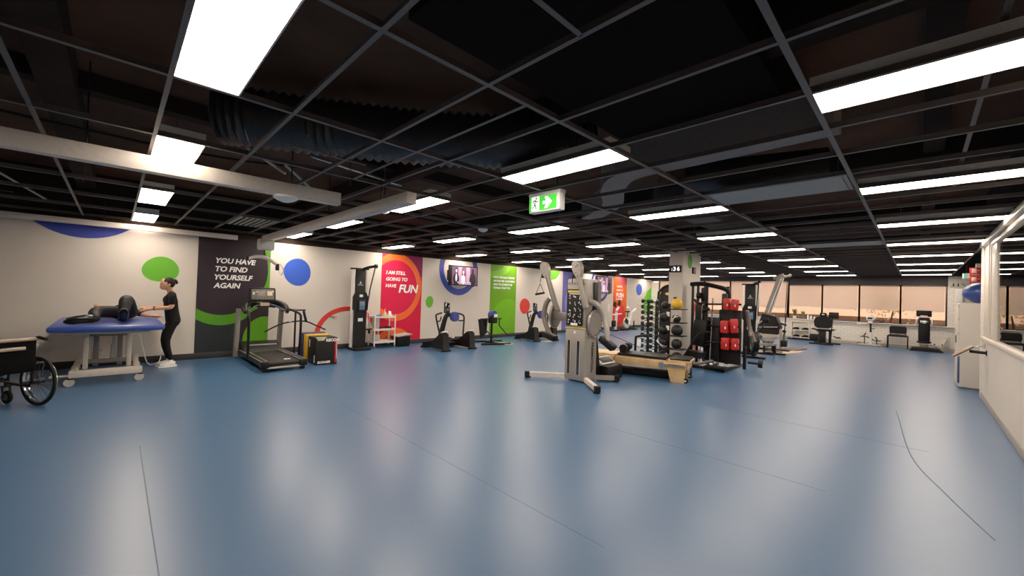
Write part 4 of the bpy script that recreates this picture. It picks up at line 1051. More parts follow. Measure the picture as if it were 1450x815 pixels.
ball('black ball with white stripes on the second tier from the top', 3.77, .972, .095, BALLM, (25, 60))
ball('black ball at the left of the middle tier', 4.06, .682, .11)
ball('largest black ball at the right of the middle tier', 3.75, .682, .125)
ball('black ball with two broad white stripes on the fourth tier down', 4.07, .392, .125, BALLM, (-35, -60))
ball('black ball at the right of the fourth tier down', 3.75, .392, .115)
ball('black ball with white mark at the left of the bottom tier', 4.06, .082, .125, BALLM, (70,))
ball('black ball at the right of the bottom tier', 3.74, .082, .125)

# ------------------------------------------------------------------ multi gym with red sand bags
T = thing('multi_gym', 'black multi-station gym frame standing right of the column', 'multi gym', (9.75, 3.0, 0))
b = B(); b.box((9.75, 2.86, .03), (1.3, .08, .06), .01); b.box((9.2, 3.3, .03), (.08, .9, .06), .01); b.box((9.7, 3.3, .03), (.9, .06, .05), .01); b.out('base_frame', BLACK, T)
b = B(); b.box((9.78, 2.94, .70), (.04, .46, 1.2), .01); b.out('back_panel', mat('brown_black_board', '#1a1412', .55, spec=.25), T)
b = B(); b.box((9.85, 3.02, .95), (.07, .07, 1.75), .01); b.out('upright', BLACK, T)
b = B(); b.box((9.62, 3.4, .95), (.07, .07, 1.8), .01); b.out('upright', BLACK, T)
b = B(); b.tube([(9.6, 3.75, 1.86), (9.6, 3.5, 1.87), (9.65, 3.15, 1.80), (9.7, 2.98, 1.72), (9.72, 2.96, 1.55)], .05, 8, k=4); b.out('top_arm', BLACK, T)
b = B(); b.box((9.62, 3.44, 1.62), (.14, .14, .34), .04); b.out('pulley_block', BLACK, T)
for y in (3.72, 3.6): B().box((9.66, y, .95), (.06, .05, 1.8), .01).out('upright', BLACK, T)
b = B(); b.box((9.68, 3.55, .95), (.12, .2, .9), .02); b.out('weight_stack', BLACK, T)
b = B(); b.tube([(9.5, 3.62, 1.5), (9.45, 3.5, 1.42), (9.5, 3.38, 1.46)], .03, 8, k=3); b.cyl((9.5, 3.56, 1.6), (9.5, 3.48, 1.6), .07); b.out('pulley_bracket', BLACK, T)
b = B(); b.box((9.7, 3.3, .62), (.04, .34, 1.0), .01); b.out('weight_guard', DARK, T)
b = B(); b.box((9.55, 2.99, 1.43), (.05, .12, .46), .02); b.out('head_pad', DARK, T)
for z in (.45, 1.0, 1.25): B().cyl((9.55, 3.45, z), (9.55, 3.3, z + .06), .035).out('roller', BLACK, T)
for i, z in enumerate((1.43, .95, .575)):
    b = B(); b.cyl((9.58, 3.38, z - .02), (9.58, 2.67, z), .022); b.out('storage_bar', BLACK, T)
    b = B(); b.cyl((9.58, 3.06, z - .012), (9.58, 3.02, z - .011), .026); b.out('bar_collar', STEEL, T)
for y in (3.5, 3.28): B().cyl((9.56, y, .1), (9.62, y - .02, 1.55), .014).out('guide_rod', STEEL, T)
b = B(); b.prism([(3.66, .22), (3.36, .2), (3.30, .34), (3.62, .36)], 'x', 9.2, 9.5); b.out('seat', DARK, T)
b = B(); b.box((9.5, 3.5, .75), (.1, .3, .6), .04, rot=(8, 0, 0)); b.out('backrest', DARK, T)
b = B(); b.tube([(9.1, 3.72, .12), (9.15, 3.5, .55), (9.2, 3.36, .78), (9.3, 3.2, .8)], .026, 8, k=3); b.out('press_arm', BLACK, T)
b = B(); b.tube([(9.2, 3.3, .2), (9.1, 3.05, .13), (9.1, 2.9, .08)], .03, 8); b.box((9.05, 2.95, .10), (.2, .34, .05), .012); b.box((9.1, 3.15, .17), (.12, .2, .08), .02); b.out('foot_plate', BLACK, T)
b = B(); b.box((8.98, 3.05, .16), (.06, .05, .03), .006); b.box((9.02, 2.86, .15), (.05, .05, .03), .006); b.out('white_tag', LETTER, T)
b = B(); b.tube([(9.9, 2.64, 1.3), (9.95, 2.6, .95), (9.9, 2.56, .75)], .04, 8, k=3); b.tube([(10.0, 2.62, .95), (10.0, 2.5, .62)], .04, 8); b.out('lever_arm', SILVD, T)
b = B(); b.cyl((9.95, 2.62, .16), (9.98, 2.38, .16), .03); b.cyl((9.98, 2.42, .16), (9.99, 2.34, .16), .09, n=20); b.out('weight_horn', BLACK, T)
b = B(); b.box((9.95, 2.68, .25), (.06, .06, .5), .008); b.out('support_leg', BLACK, T)
def bag(label, y, z, rot=0, w=.135, h=.27):
    T = thing('sand_bag', label, 'sandbag', (9.58, y, z - h / 2), None, 'red bags hung on the gym storage bars')
    b = B(); b.box((9.56, y, z), (.17, w, h), .028, rot=(rot, 0, rot)); b.out('body', REDP, T)
    B().box((9.472, y - .03, z - .02), (.006, .02, .05), .002, rot=(0, 0, rot)).out('white_tag', LETTER, T)
bag('red bag at the left end of the top storage bar', 2.945, 1.43, 0, .12, .25)
bag('red bag at the right end of the top storage bar', 2.79, 1.42, 6, .14, .24)
bag('red bag at the left end of the middle storage bar', 2.975, .93, 0, .17, .27)
bag('red bag at the right end of the middle storage bar', 2.79, .96, -6, .12, .30)
bag('red bag at the left end of the lowest storage bar', 2.95, .56, 0, .17, .26)
bag('red bag at the right end of the lowest storage bar', 2.765, .57, 0, .13, .25)

# ------------------------------------------------------------------ rower with flywheel, bench, inclined lat machine, mats
T = thing('rowing_machine', 'black rowing machine with round flywheel right of the red bags', 'rowing machine', (12.2, 3.0, 0))
b = B(); b.cyl((12.2, 3.12, .42), (12.25, 3.0, .42), .27, n=28); b.out('flywheel', BLACK, T)
b = B(); b.torus((12.19, 3.13, .42), (.4, -1, 0), .2, .012, 28, 6); b.out('flywheel_ring', GREY, T)
b = B(); b.box((12.9, 2.95, .33), (1.6, .08, .07), .01, rot=(0, 4, -4)); b.out('slide_rail', SILVER, T)
for x, y, h in ((12.1, 3.05, .2), (13.6, 2.9, .26)): B().box((x, y, .03), (.11, .55, .05), .01).box((x, y, h / 2 + .02), (.07, .08, h)).out('foot', BLACK, T)
b = B(); b.box((13.0, 2.92, .42), (.3, .26, .07), .03); b.out('seat', GREY, T)
b = B(); b.tube([(12.2, 3.05, .65), (12.35, 2.9, .85), (12.4, 2.86, .95)], .018, 8); b.box((12.4, 2.86, 1.0), (.05, .17, .13), .02); b.out('monitor_arm', BLACK, T)
T = thing('weight_bench', 'black weight bench with silver frame before the inclined machine', 'bench', (13.7, 3.1, 0))
b = B(); b.box((13.75, 3.1, .43), (.95, .27, .07), .025); b.out('seat_pad', GREY, T)
b = B(); b.tube([(13.4, 3.12, .4), (13.36, 3.1, .02)], .025); b.box((13.36, 3.1, .02), (.07, .5, .04), .008); b.tube([(14.1, 3.08, .4), (14.2, 3.08, .02)], .025); b.box((14.2, 3.08, .02), (.07, .5, .04), .008); b.tube([(13.4, 3.1, .2), (14.15, 3.08, .2)], .022); b.out('frame', BLACK, T)
b = B(); b.tube([(13.5, 3.25, .5), (13.4, 3.35, .75), (13.5, 3.2, .95)], .02, 8, k=3); b.out('support_arm', SILVER, T)
T = thing('incline_machine', 'tall machine with slanting silver mast before the end windows', 'exercise machine', (14.85, 3.2, 0))
b = B(); b.tube([(14.8, 3.38, 1.1), (14.8, 3.02, 2.33)], .075, 4, sq=(1, 0, 0)); b.out('mast', SILVER, T)
b = B(); b.tube([(14.72, 3.26, 1.16), (14.72, 2.93, 2.26)], .012, 6); b.tube([(14.72, 3.33, 1.16), (14.72, 3.0, 2.26)], .012, 6); b.out('mast_rail', LETTER, T)
b = B(); b.tube([(14.8, 3.22, 2.24), (14.8, 3.1, 2.31), (14.8, 2.95, 2.37)], .05, 8, k=3); b.tube([(14.8, 2.98, 2.31), (14.8, 2.84, 2.31), (14.8, 2.76, 2.37)], .045, 8, k=3); b.out('pulley_head', SILVER, T)
b = B(); b.prism([(3.62, .62), (3.48, 1.14), (3.1, 1.06), (2.98, .72), (3.05, .5), (3.5, .5)], 'x', 14.65, 14.95); b.out('shroud', mat('charcoal_shroud', '#141212', .45, spec=.3), T)
b = B(); b.box((14.72, 3.3, .72), (.3, .5, .03), .008, rot=(-4, 0, 0)); b.out('shroud_trim', SILVER, T)
b = B(); b.tube([(14.72, 3.2, 1.1), (14.72, 3.08, .8), (14.72, 2.97, .5), (14.72, 2.98, .03)], .045, 8, k=3); b.out('front_leg', SILVER, T)
b = B(); b.tube([(14.8, 3.6, .55), (14.9, 3.6, .03)], .03); b.tube([(14.7, 3.55, .45), (14.5, 3.05, .05)], .025); b.box((14.8, 3.2, .03), (.3, .9, .05), .01); b.out('rear_leg', BLACK, T)
b = B(); b.tube([(14.75, 2.81, 2.3), (14.75, 2.84, 1.2), (14.75, 2.93, .25)], .014, 6); b.tube([(14.75, 2.84, 2.3), (14.75, 2.88, 1.2), (14.75, 2.88, .3)], .01, 6); b.out('cable', BLACK, T)
b = B(); b.box((14.75, 2.9, .24), (.2, .16, .2), .02); b.out('weight_block', BLACK, T)
b = B(); b.tube([(14.8, 3.0, .85), (14.8, 2.85, .8)], .03); b.tube([(14.8, 2.95, .62), (14.8, 2.86, .6)], .04); b.out('side_roller', BLACK, T)
tag(B().box((14.45, 2.95, .006), (1.5, .7, .012), .003, rot=(0, 0, -12)).out('exercise_mat', mat('beige_mat', '#c4ad8d', .6)), 'beige mat on the floor in front of the inclined machine', 'mat')
tag(B().box((15.7, 2.82, .012), (1.1, .42, .024), .006, rot=(0, 0, -8)).out('exercise_mat', mat('grey_mat', '#5a4f48', .7)), 'dark grey mat on the floor right of the inclined machine', 'mat')

# ------------------------------------------------------------------ along the end windows
T = thing('shoe_shelf', 'white open shelf with shoes below the end window plants', 'shelf', (20.28, 3.4, 0))
for z in (.1, .4, .74): B().box((20.25, 3.40, z), (.3, .58, .025), .004).out('shelf_board', WHITE, T)
for y in (3.10, 3.70): B().box((20.25, y, .4), (.3, .02, .72), .004).out('side_panel', WHITE, T)
b = B(); b.box((20.2, 3.45, .03), (.36, .75, .05), .01); b.out('plinth', BLACK, T)
def shoe(label, y, z, n=0):
    b = B(); b.prism([(y - .12, z), (y + .12, z), (y + .12, z + .03), (y + .03, z + .09), (y - .05, z + .10), (y - .12, z + .07)], 'x', 20.12, 20.2)
    tag(b.out('shoe', RUB), label, 'shoe', 'shoes on the white shelf')
shoe('dark shoe at the left of the middle shelf board', 3.56, .413); shoe('dark shoe at the right of the middle shelf board', 3.24, .413)
shoe('dark shoe at the left of the lowest shelf board', 3.54, .113); shoe('dark shoe at the right of the lowest shelf board', 3.24, .113)
tag(B().box((20.2, 2.93, .14), (.3, .26, .28), .015).out('storage_tub', BLACK), 'black square tub on the floor right of the shoe shelf', 'tub')
LEAF = mat('leaf', '#5f7a2c', .5, noise=.3)
def plant(label, y, h, n, seed, pot=WHITEP):
    rd = random.Random(seed)
    T = thing('potted_plant', label, 'plant', (20.47, y, .855))
    B().lathe([(0, 0), (.05, 0), (.065, .11), (.055, .11), (.05, .09), (0, .09)], (20.47, y, .856), 14).out('pot', pot, T)
    b = B()
    for i in range(n):
        a = rd.uniform(0, 6.28); l = h * rd.uniform(.6, 1); rr = rd.uniform(.03, .085)
        p0 = V((20.47, y, .96)); tip = p0 + V((-abs(math.cos(a)) * rr * .6, math.sin(a) * rr * 1.6, l))
        mid = (p0 + tip) / 2 + V((0, 0, .03)); w = V((.0, .02, 0)) if i % 2 else V((.014, .012, 0))
        b.raw([p0 - w * .3, p0 + w * .3, mid + w, tip, mid - w], [(0, 1, 2, 3, 4)])
    b.out('leaves', LEAF, T, smooth=False)
plant('tall leafy plant in white pot on the end window sill', 3.66, .34, 26, 1)
plant('smaller yellow-green plant in dark pot on the end window sill', 3.36, .26, 22, 2, GREY)
def bottle(label, y, h, r):
    b = B(); b.lathe([(0, 0), (r, 0), (r, h * .65), (r * .4, h * .8), (r * .4, h), (0, h)], (20.47, y, .856), 12)
    tag(b.out('bottle', WHITEP), label, 'bottle', 'white bottles on the window sill')
bottle('tallest white bottle on the sill right of the plants', 3.2, .2, .035); bottle('white bottle in the middle of the sill group', 3.1, .16, .04); bottle('small white bottle at the right of the sill group', 2.98, .12, .035)

T = thing('seated_trainer', 'black seated trainer with high back and headrest before end window', 'exercise machine', (18.9, 2.46, 0))
b = B(); b.prism([(2.72, .66), (2.75, .85), (2.70, .98), (2.60, 1.03), (2.34, 1.03), (2.24, .98), (2.19, .85), (2.22, .66), (2.3, .6), (2.64, .6)], 'x', 18.72, 18.82); b.out('backrest', BLACK, T)
B().prism(rrect(.2, .17, .04, 4, 2.47, 1.09), 'x', 18.72, 18.80).out('headrest', BLACK, T)
B().box((18.715, 2.47, 1.11), (.01, .08, .03), .003).out('white_label', LETTER, T)
b = B(); b.box((18.95, 2.47, .53), (.46, .42, .08), .03); b.out('seat', BLACK, T)
b = B(); b.box((18.85, 2.5, .3), (.2, .2, .45), .02, taper=(.7, 1.1)); b.cyl((18.9, 2.28, .06), (18.9, 2.28, .5), .04); b.out('pedestal', BLACK, T)
for y in (2.76, 2.18): 
    b = B(); b.box((18.85, y, .56), (.4, .1, .04), .012); b.tube([(18.85, y, .55), (18.85, 2.47 + (y - 2.47) * .5, .47)], .02); b.out('armrest', BLACK, T)
b = B(); b.box((18.6, 2.5, .03), (.12, .72, .05), .012); b.box((19.2, 2.4, .03), (.12, .8, .05), .012); b.box((18.9, 2.46, .04), (.6, .08, .05), .01); b.out('base', BLACK, T)
b = B(); b.tube([(19.1, 2.2, .3), (18.9, 2.05, .28), (18.8, 2.0, .3)], .02); b.box((18.8, 2.02, .27), (.16, .16, .03), .01); b.out('foot_pedal', BLACK, T)
b = B(); b.tube([(19.2, 2.3, .05), (19.25, 2.25, 1.0)], .02); b.box((19.25, 2.22, 1.08), (.03, .3, .24), .01); b.out('display_stand', DARK, T)

T = thing('upright_bike', 'white upright exercise bike between the windows seat and the chair', 'exercise bike', (20.15, 1.25, 0))
b = B(); b.box((20.1, 1.26, .035), (.2, .66, .05), .015); b.box((20.3, 1.22, .035), (.15, .5, .05), .015); b.out('base', LGREY, T)
b = B(); b.cyl((20.15, 1.23, .04), (20.15, 1.23, .5), .045); b.out('lower_post', WHITEP, T)
b = B(); b.cyl((20.15, 1.23, .48), (20.15, 1.24, .84), .03); b.box((20.12, 1.16, .64), (.05, .1, .03), .008); b.out('upper_post', BLACK, T)
b = B(); b.box((20.15, 1.25, .88), (.12, .13, .1), .02); b.out('neck', WHITEP, T)
d = B().box((20.12, 1.25, 1.03), (.06, .24, .17), .02).out('console', WHITEP, T); B().box((20.085, 1.25, 1.03), (.006, .13, .07), .001).out('console_screen', SCREEN, d)
b = B(); b.tube([(20.12, 1.34, .82), (20.05, 1.5, .80), (20.0, 1.58, .79), (20.02, 1.6, .86)], .018, 8, k=3); b.out('handle_bar', WHITEP, T)
b = B(); b.tube([(20.12, 1.14, .95), (20.05, 1.0, .95), (20.0, .9, .9), (20.02, .88, 1.0)], .018, 8, k=3); b.out('handle_bar', BLACK, T)
for s, z in ((1, .33), (-1, .2)):
    b = B(); b.box((20.1, 1.23 + s * .2, z), (.2, .18, .03), .01); b.tube([(20.15, 1.25, .28), (20.12, 1.23 + s * .12, z)], .02); b.tube([(20.1, 1.23 + s * .2, z), (20.1, 1.23 + s * .13, z + .14)], .02, 6); b.out('pedal', BLACK, T)
    b = B(); b.cyl((20.12, 1.23 + s * .17, .05), (20.12, 1.23 + s * .17, z), .016); b.out('lever', BLACK, T)
b = B(); b.torus((20.05, 1.55, .06), (1, 0, 0), .045, .012, 18, 6); b.out('transport_wheel', BLACK, T)

T = thing('waiting_chair', 'black padded chair with metal legs under the end window', 'chair', (20.12, .5, 0))
b = B(); b.prism(rrect(.46, .27, .07, 5, .5, .645), 'x', 20.28, 20.33); b.out('backrest', VINYL, T)
b = B(); b.box((20.1, .5, .455), (.44, .48, .06), .025); b.out('seat', VINYL, T)
for y in (.24, .76):
    for x in (19.88, 20.33):
        B().cyl((x, y, 0), (x, y, .44), .0175).out('leg', BLACK, T)
b = B(); b.cyl((19.88, .22, .43), (19.88, .78, .43), .0175); b.cyl((20.33, .22, .43), (20.33, .78, .43), .0175); b.cyl((19.88, .24, .43), (20.33, .24, .43), .0175); b.cyl((19.88, .76, .43), (20.33, .76, .43), .0175); b.cyl((20.33, .3, .43), (20.32, .3, .55), .015); b.cyl((20.33, .7, .43), (20.32, .7, .55), .015); b.out('frame', BLACK, T)

T = thing('vibration_platform', 'tall black vibration platform machine right of the waiting chair', 'exercise machine', (19.85, -.16, 0))
b = B(); b.prism([(-.63, 0), (.2, 0), (.12, .12), (-.5, .12)], 'x', 19.5, 20.2); b.out('platform', BLACK, T)
b = B(); b.box((19.95, -.16, .17), (.2, .22, .12), .02); b.out('neck', SILVD, T)
b = B(); b.box((19.92, -.16, .7), (.16, .29, .9), .03); b.box((19.92, -.16, .3), (.18, .36, .05), .01); b.out('column', BLACK, T)
b = B(); b.box((19.8, -.16, 1.0), (.1, .2, .1), .03); b.box((19.75, -.16, .96), (.02, .09, .04), .006); b.out('chrome_cap', STEEL, T)
for s in (-1, 1): b = B(); b.tube([(19.9, -.16 + s * .14, .9), (19.75, -.16 + s * .19, .9), (19.72, -.16 + s * .18, 1.08), (19.9, -.16 + s * .13, 1.1)], .022, 8, k=3); b.out('grab_handle', WHITEP, T)
b = B(); b.tube([(19.75, .05, .9), (19.6, .2, .88), (19.6, .26, .92), (19.75, .22, .94)], .016, 8, k=3); b.out('side_bar', LGREY, T)
d = B().box((19.85, -.15, 1.28), (.06, .38, .22), .02, rot=(0, -8, 0)).out('console', DARK, T)
b = B(); b.box((19.81, -.12, 1.2), (.03, .1, .03), .005); b.box((19.80, -.2, 1.2), (.03, .08, .025), .005); b.out('console_light', LETTER, d)

# far bikes by the orange poster
T = thing('upright_bike', 'white upright bike left of the orange poster at the far wall', 'exercise bike', (16.1, 9.6, 0))
b = B(); b.box((16.1, 9.55, .03), (.7, .1, .05), .01); b.box((15.85, 9.5, .03), (.1, .4, .05), .01); b.box((16.4, 9.5, .03), (.1, .4, .05), .01); b.out('base', BLACK, T)
b = B(); b.tube([(16.05, 9.55, .05), (16.1, 9.55, .5), (16.1, 9.55, .85)], .06, 8); b.out('post', WHITEP, T)
b = B(); b.box((15.9, 9.55, .32), (.26, .12, .3), .05); b.out('drive_housing', BLACK, T)
b = B(); b.box((15.95, 9.55, 1.18), (.2, .06, .22), .02, rot=(0, 20, 0)); b.box((16.25, 9.5, 1.25), (.18, .06, .24), .02, rot=(0, 24, 0)); b.out('console', BLACK, T)
b = B(); b.tube([(15.7, 9.5, .72), (16.05, 9.5, .74), (16.45, 9.5, .76)], .02, 8); b.tube([(16.0, 9.5, .9), (16.2, 9.5, 1.05)], .05, 8); b.out('handle_bar', WHITEP, T)
b = B(); b.box((15.75, 9.75, 1.0), (.14, .04, .36), .01); b.out('side_panel', WHITEP, T)
T = thing('spin_bike', 'white spin bike with tilted handlebars in front of the orange poster', 'exercise bike', (17.15, 9.55, 0))
b = B(); b.box((17.1, 9.5, .03), (1.0, .09, .05), .01); b.box((16.75, 9.5, .04), (.09, .45, .06), .01); b.box((17.5, 9.5, .04), (.09, .45, .06), .01); b.out('base', BLACK, T)
b = B(); b.tube([(17.0, 9.5, .25), (17.2, 9.5, .55), (17.28, 9.5, .8)], [.12, .09, .08], 10, k=3); b.tube([(17.28, 9.5, .8), (17.5, 9.5, .86), (17.75, 9.5, .98)], .05, 8, k=3); b.tube([(17.28, 9.5, .8), (17.1, 9.5, .95), (17.0, 9.5, 1.05)], .05, 8, k=3); b.out('frame', WHITEP, T)
b = B(); b.cyl((16.95, 9.45, .34), (16.95, 9.55, .34), .24, n=24); b.out('flywheel', WHITEP, T)
b = B(); b.box((16.8, 9.42, .42), (.3, .06, .2), .03, rot=(0, 30, 0)); b.out('chain_guard', BLACK, T)
b = B(); b.box((17.0, 9.5, .85), (.25, .15, .06), .02); b.cyl((17.0, 9.5, .6), (17.0, 9.5, .84), .02); b.out('saddle', BLACK, T)
b = B(); b.cyl((17.6, 9.5, .05), (17.62, 9.5, .42), .03); b.out('rear_post', BLACK, T)

# ------------------------------------------------------------------ right side: cabinet, ball, signs, bracket
T = thing('storage_cabinet', 'tall cream storage cupboard at the end of the glass partition', 'cabinet', (11.75, -1.0, 0))
b = B(); b.box((11.8, -1.02, .815), (.9, .92, 1.57), .006); b.out('carcass', WALL, T)
for q, x in enumerate((11.58, 12.03)):
    d = B().box((x, -.55, .80), (.43, .02, 1.52), .004).out('door', CREAMM, T)
    B().box((x + (.17 if q == 0 else -.17), -.535, .9), (.015, .02, .14), .003).out('handle', GREY, d)
b = B(); b.box((11.8, -1.02, .02), (.86, .88, .04)); b.out('plinth', GREY, T)
b = B(); b.box((11.352, -.55, .35), (.012, .03, .5), .002); b.out('edge_strip', mat('blue_edge', '#2d4c78', .5), T)
for z in (1.55, 1.3, 1.02): B().box((11.352, -.545, z), (.012, .03, .06), .003).out('hinge', CREAMM, T)
b = B(); b.sph((11.66, -.83, 1.605 + .195), (.235, .235, .195), 28, 16); tag(b.out('gym_ball', BLUEV), 'shiny blue gym ball on top of the storage cupboard', 'ball')
T = thing('fire_sign', 'pair of red fire equipment signs above the blue gym ball', 'sign', (14.82, -.97, 2.08))
for z in (2.40, 2.19):
    p = B().box((14.822, -.97, z), (.012, .19, .2), .002).out('red_plate', mat('sign_red', '#b5170f', .5), T)
    b = B(); b.box((14.814, -.95, z + .02), (.004, .08, .11), .001); b.box((14.814, -.97, z - .075), (.004, .14, .012), .001); b.box((14.814, -1.02, z + .03), (.004, .04, .012), .001); b.out('pictogram', mat('sign_pink', '#e9b9ad', .5), p)
T = thing('toilet_sign', 'cream sign with three dark toilet symbols beside the end window', 'sign', (20.4, -.95, 2.2))
B().box((20.5, -.96, 2.3), (.03, .38, .19), .004).out('plate', CREAMM, T)
for q, y in enumerate((-.85, -.96, -1.07)):
    b = B()
    if q < 2: b.prism(ell(y, 2.345, .016, .016, 12), 'x', 20.478, 20.486); b.prism([(y - .026, 2.27), (y + .026, 2.27), (y + .012, 2.325), (y - .012, 2.325)], 'x', 20.478, 20.486); b.box((20.482, y, 2.255), (.006, .018, .03))
    else: b.tube([(20.48, y + .04, 2.34), (20.48, y, 2.3), (20.48, y - .04, 2.26)], .01, 6)
    b.out('symbol', BLACK, T)
T = thing('exit_sign', 'small lit green and white exit box near the toilet sign', 'exit sign', (17.5, -.95, 2.36))
B().box((17.5, -.98, 2.44), (.06, .16, .15), .008).out('casing', WHITEP, T)
B().box((17.467, -.95, 2.44), (.006, .06, .13), .001).out('green_panel', mat('lit_green2', '#5aa884', .4, emit=.6), T)
b = B(); b.cyl((17.5, -.98, 2.51), (17.5, -.98, 2.75), .01); b.out('stem', GREY, T)
b = B(); b.box((20.42, -.98, 1.9), (.04, .16, .5), .006); tag(b.out('wall_panel', WHITEP), 'pale upright panel on the wall below the toilet sign', 'panel')
T = thing('folding_rail', 'pale folding grab rail low on the wall beside the cupboard', 'grab rail', (20.46, -.55, .1))
b = B(); b.tube([(20.45, -.72, .15), (20.3, -.45, .15), (20.2, -.3, .2)], .03, 8); b.tube([(20.45, -.72, .45), (20.35, -.62, .2)], .03, 8); b.out('rail', CREAMM, T)
B().box((20.45, -.72, .3), (.05, .1, .4), .01).out('wall_plate', CREAMM, T)
for y in (-.42, -.6): B().sph((20.27, y, .22), .025, 10, 8).out('knob', BLACK, T)
T = thing('wall_arm_tray', 'small tilted board on a black arm fixed to the low wall', 'tray', (9.68, -.55, .75))
b = B(); b.tube([(9.7, -.765, .815), (9.7, -.585, .825)], .024, 8); b.box((9.7, -.762, .815), (.05, .014, .09), .004); b.out('arm', BLACK, T)
b = B(); b.box((9.7, -.52, .825), (.26, .27, .022), .006, rot=(-40, 0, 0)); b.out('board', mat('brown_board', '#8f7260', .5), T)
b = B(); b.box((9.7, -.515, .81), (.27, .28, .012), .004, rot=(-40, 0, 0)); b.out('board_rim', BLACK, T)
T = thing('wall_bracket', 'small cream fitting on the wall end above the black arm', 'bracket', (9.9, -.74, .88))
b = B(); b.box((9.95, -.745, .92), (.05, .04, .08), .008); b.tube([(9.95, -.73, .9), (9.9, -.69, .9), (9.84, -.66, .88)], .014, 8, k=2); b.out('body', CREAMM, T)
# ------------------------------------------------------------------ people
SHIRT = mat('black_shirt', '#0c0d0f', .8, spec=.2, bump=.15, scale=70)
LEGG = mat('black_leggings', '#090a0b', .75, spec=.2)
TROU = mat('black_trousers', '#100e0d', .65, spec=.25, bump=.2, scale=40)
HAIR = mat('dark_brown_hair', '#20130d', .65, spec=.2, noise=.3, scale=60, bump=.2)
SNEAK = mat('white_sneaker', '#e6e0d6', .5)
BSHOE = mat('black_shoe', '#0e0c0b', .3)
LIP = mat('lips', '#9a5547', .5)
EYE = mat('dark_eye', '#1c120d', .2)
def figure(label, segs, balls, mats, voxel=.008):
    """One continuous body: tapered limbs and ellipsoids fused by a voxel remesh, coloured by the nearest limb."""
    b = B(); info = []
    for pts, rs, tg in segs:
        pts = [V(p) for p in pts]
        cp = catmull(pts, 4) if len(pts) > 2 else pts
        m = len(cp)
        rr = []
        for i in range(m):
            t = i / (m - 1) * (len(rs) - 1); k = min(int(t), len(rs) - 2); rr.append(rs[k] + (rs[k + 1] - rs[k]) * (t - k))
        b.tube(cp, rr, 12); b.sph(cp[0], rr[0], 12, 8); b.sph(cp[-1], rr[-1], 12, 8)
        for i in range(m - 1): info.append((cp[i], cp[i + 1], (rr[i] + rr[i + 1]) / 2, tg))
    for c, r, rot, tg in balls:
        keep = b.M; b.M = Mx.Translation(V(c)) @ Euler([R(a) for a in rot]).to_matrix().to_4x4(); b.sph((0, 0, 0), r, 20, 14); b.M = keep
        info.append((V(c), V(c) + V((0, 0, .001)), min(r) * 1.1, tg))
    bmesh.ops.recalc_face_normals(b.bm, faces=b.bm.faces[:])
    me = bpy.data.meshes.new('tmp_body'); b.bm.to_mesh(me); b.bm.free()
    o = bpy.data.objects.new('tmp_body', me); COL.objects.link(o)
    md = o.modifiers.new('remesh', 'REMESH'); md.mode = 'VOXEL'; md.voxel_size = voxel
    sm = o.modifiers.new('smooth', 'SMOOTH'); sm.factor = .5; sm.iterations = 3
    dg = bpy.context.evaluated_depsgraph_get(); dg.update()
    ev = bpy.data.meshes.new_from_object(o.evaluated_get(dg))
    bpy.data.objects.remove(o); bpy.data.meshes.remove(me)
    p = bpy.data.objects.new('person', ev); COL.objects.link(p); ev.name = 'person'
    ev.materials.clear()
    keys = list(mats)
    for k in keys: ev.materials.append(mats[k])
    for f in ev.polygons:
        c = f.center; best = None
        for a, e, r, tg in info:
            ab = e - a; t = max(0, min(1, (c - a).dot(ab) / max(ab.length_squared, 1e-9)))
            d = (c - a - ab * t).length / r
            if best is None or d < best[0]: best = (d, tg)
        f.material_index = keys.index(best[1])
    ev.polygons.foreach_set('use_smooth', [True] * len(ev.polygons))
    xs = [v.co for v in ev.vertices]
    off = V(((min(v.x for v in xs) + max(v.x for v in xs)) / 2, (min(v.y for v in xs) + max(v.y for v in xs)) / 2, min(v.z for v in xs)))
    for v in ev.vertices: v.co -= off
    p.location = off; OFF[p.name] = off
    return tag(p, label, 'person')
def hand(w, d, up, side, L=.085, curl=.3):
    """palm and five fingers: w wrist, d pointing direction, up back of the hand, side thumb side"""
    w, d, up, side = V(w), V(d).normalized(), V(up).normalized(), V(side).normalized()
    s = [([w, w + d * .045, w + d * .085], [.024, .03, .032], 'skin')]
    for i, (o, ln) in enumerate(((-.028, .055), (-.010, .068), (.009, .072), (.027, .066))):
        a = w + d * .085 + side * o
        m_ = a + d * ln * .55 - up * ln * curl * .35; e = a + d * ln * .9 - up * ln * curl
        s.append(([a, m_, e], [.0095, .009, .0075], 'skin'))
    a = w + d * .03 + side * .026
    s.append(([a, a + side * .03 + d * .03, a + side * .038 + d * .062], [.012, .011, .008], 'skin'))
    return s
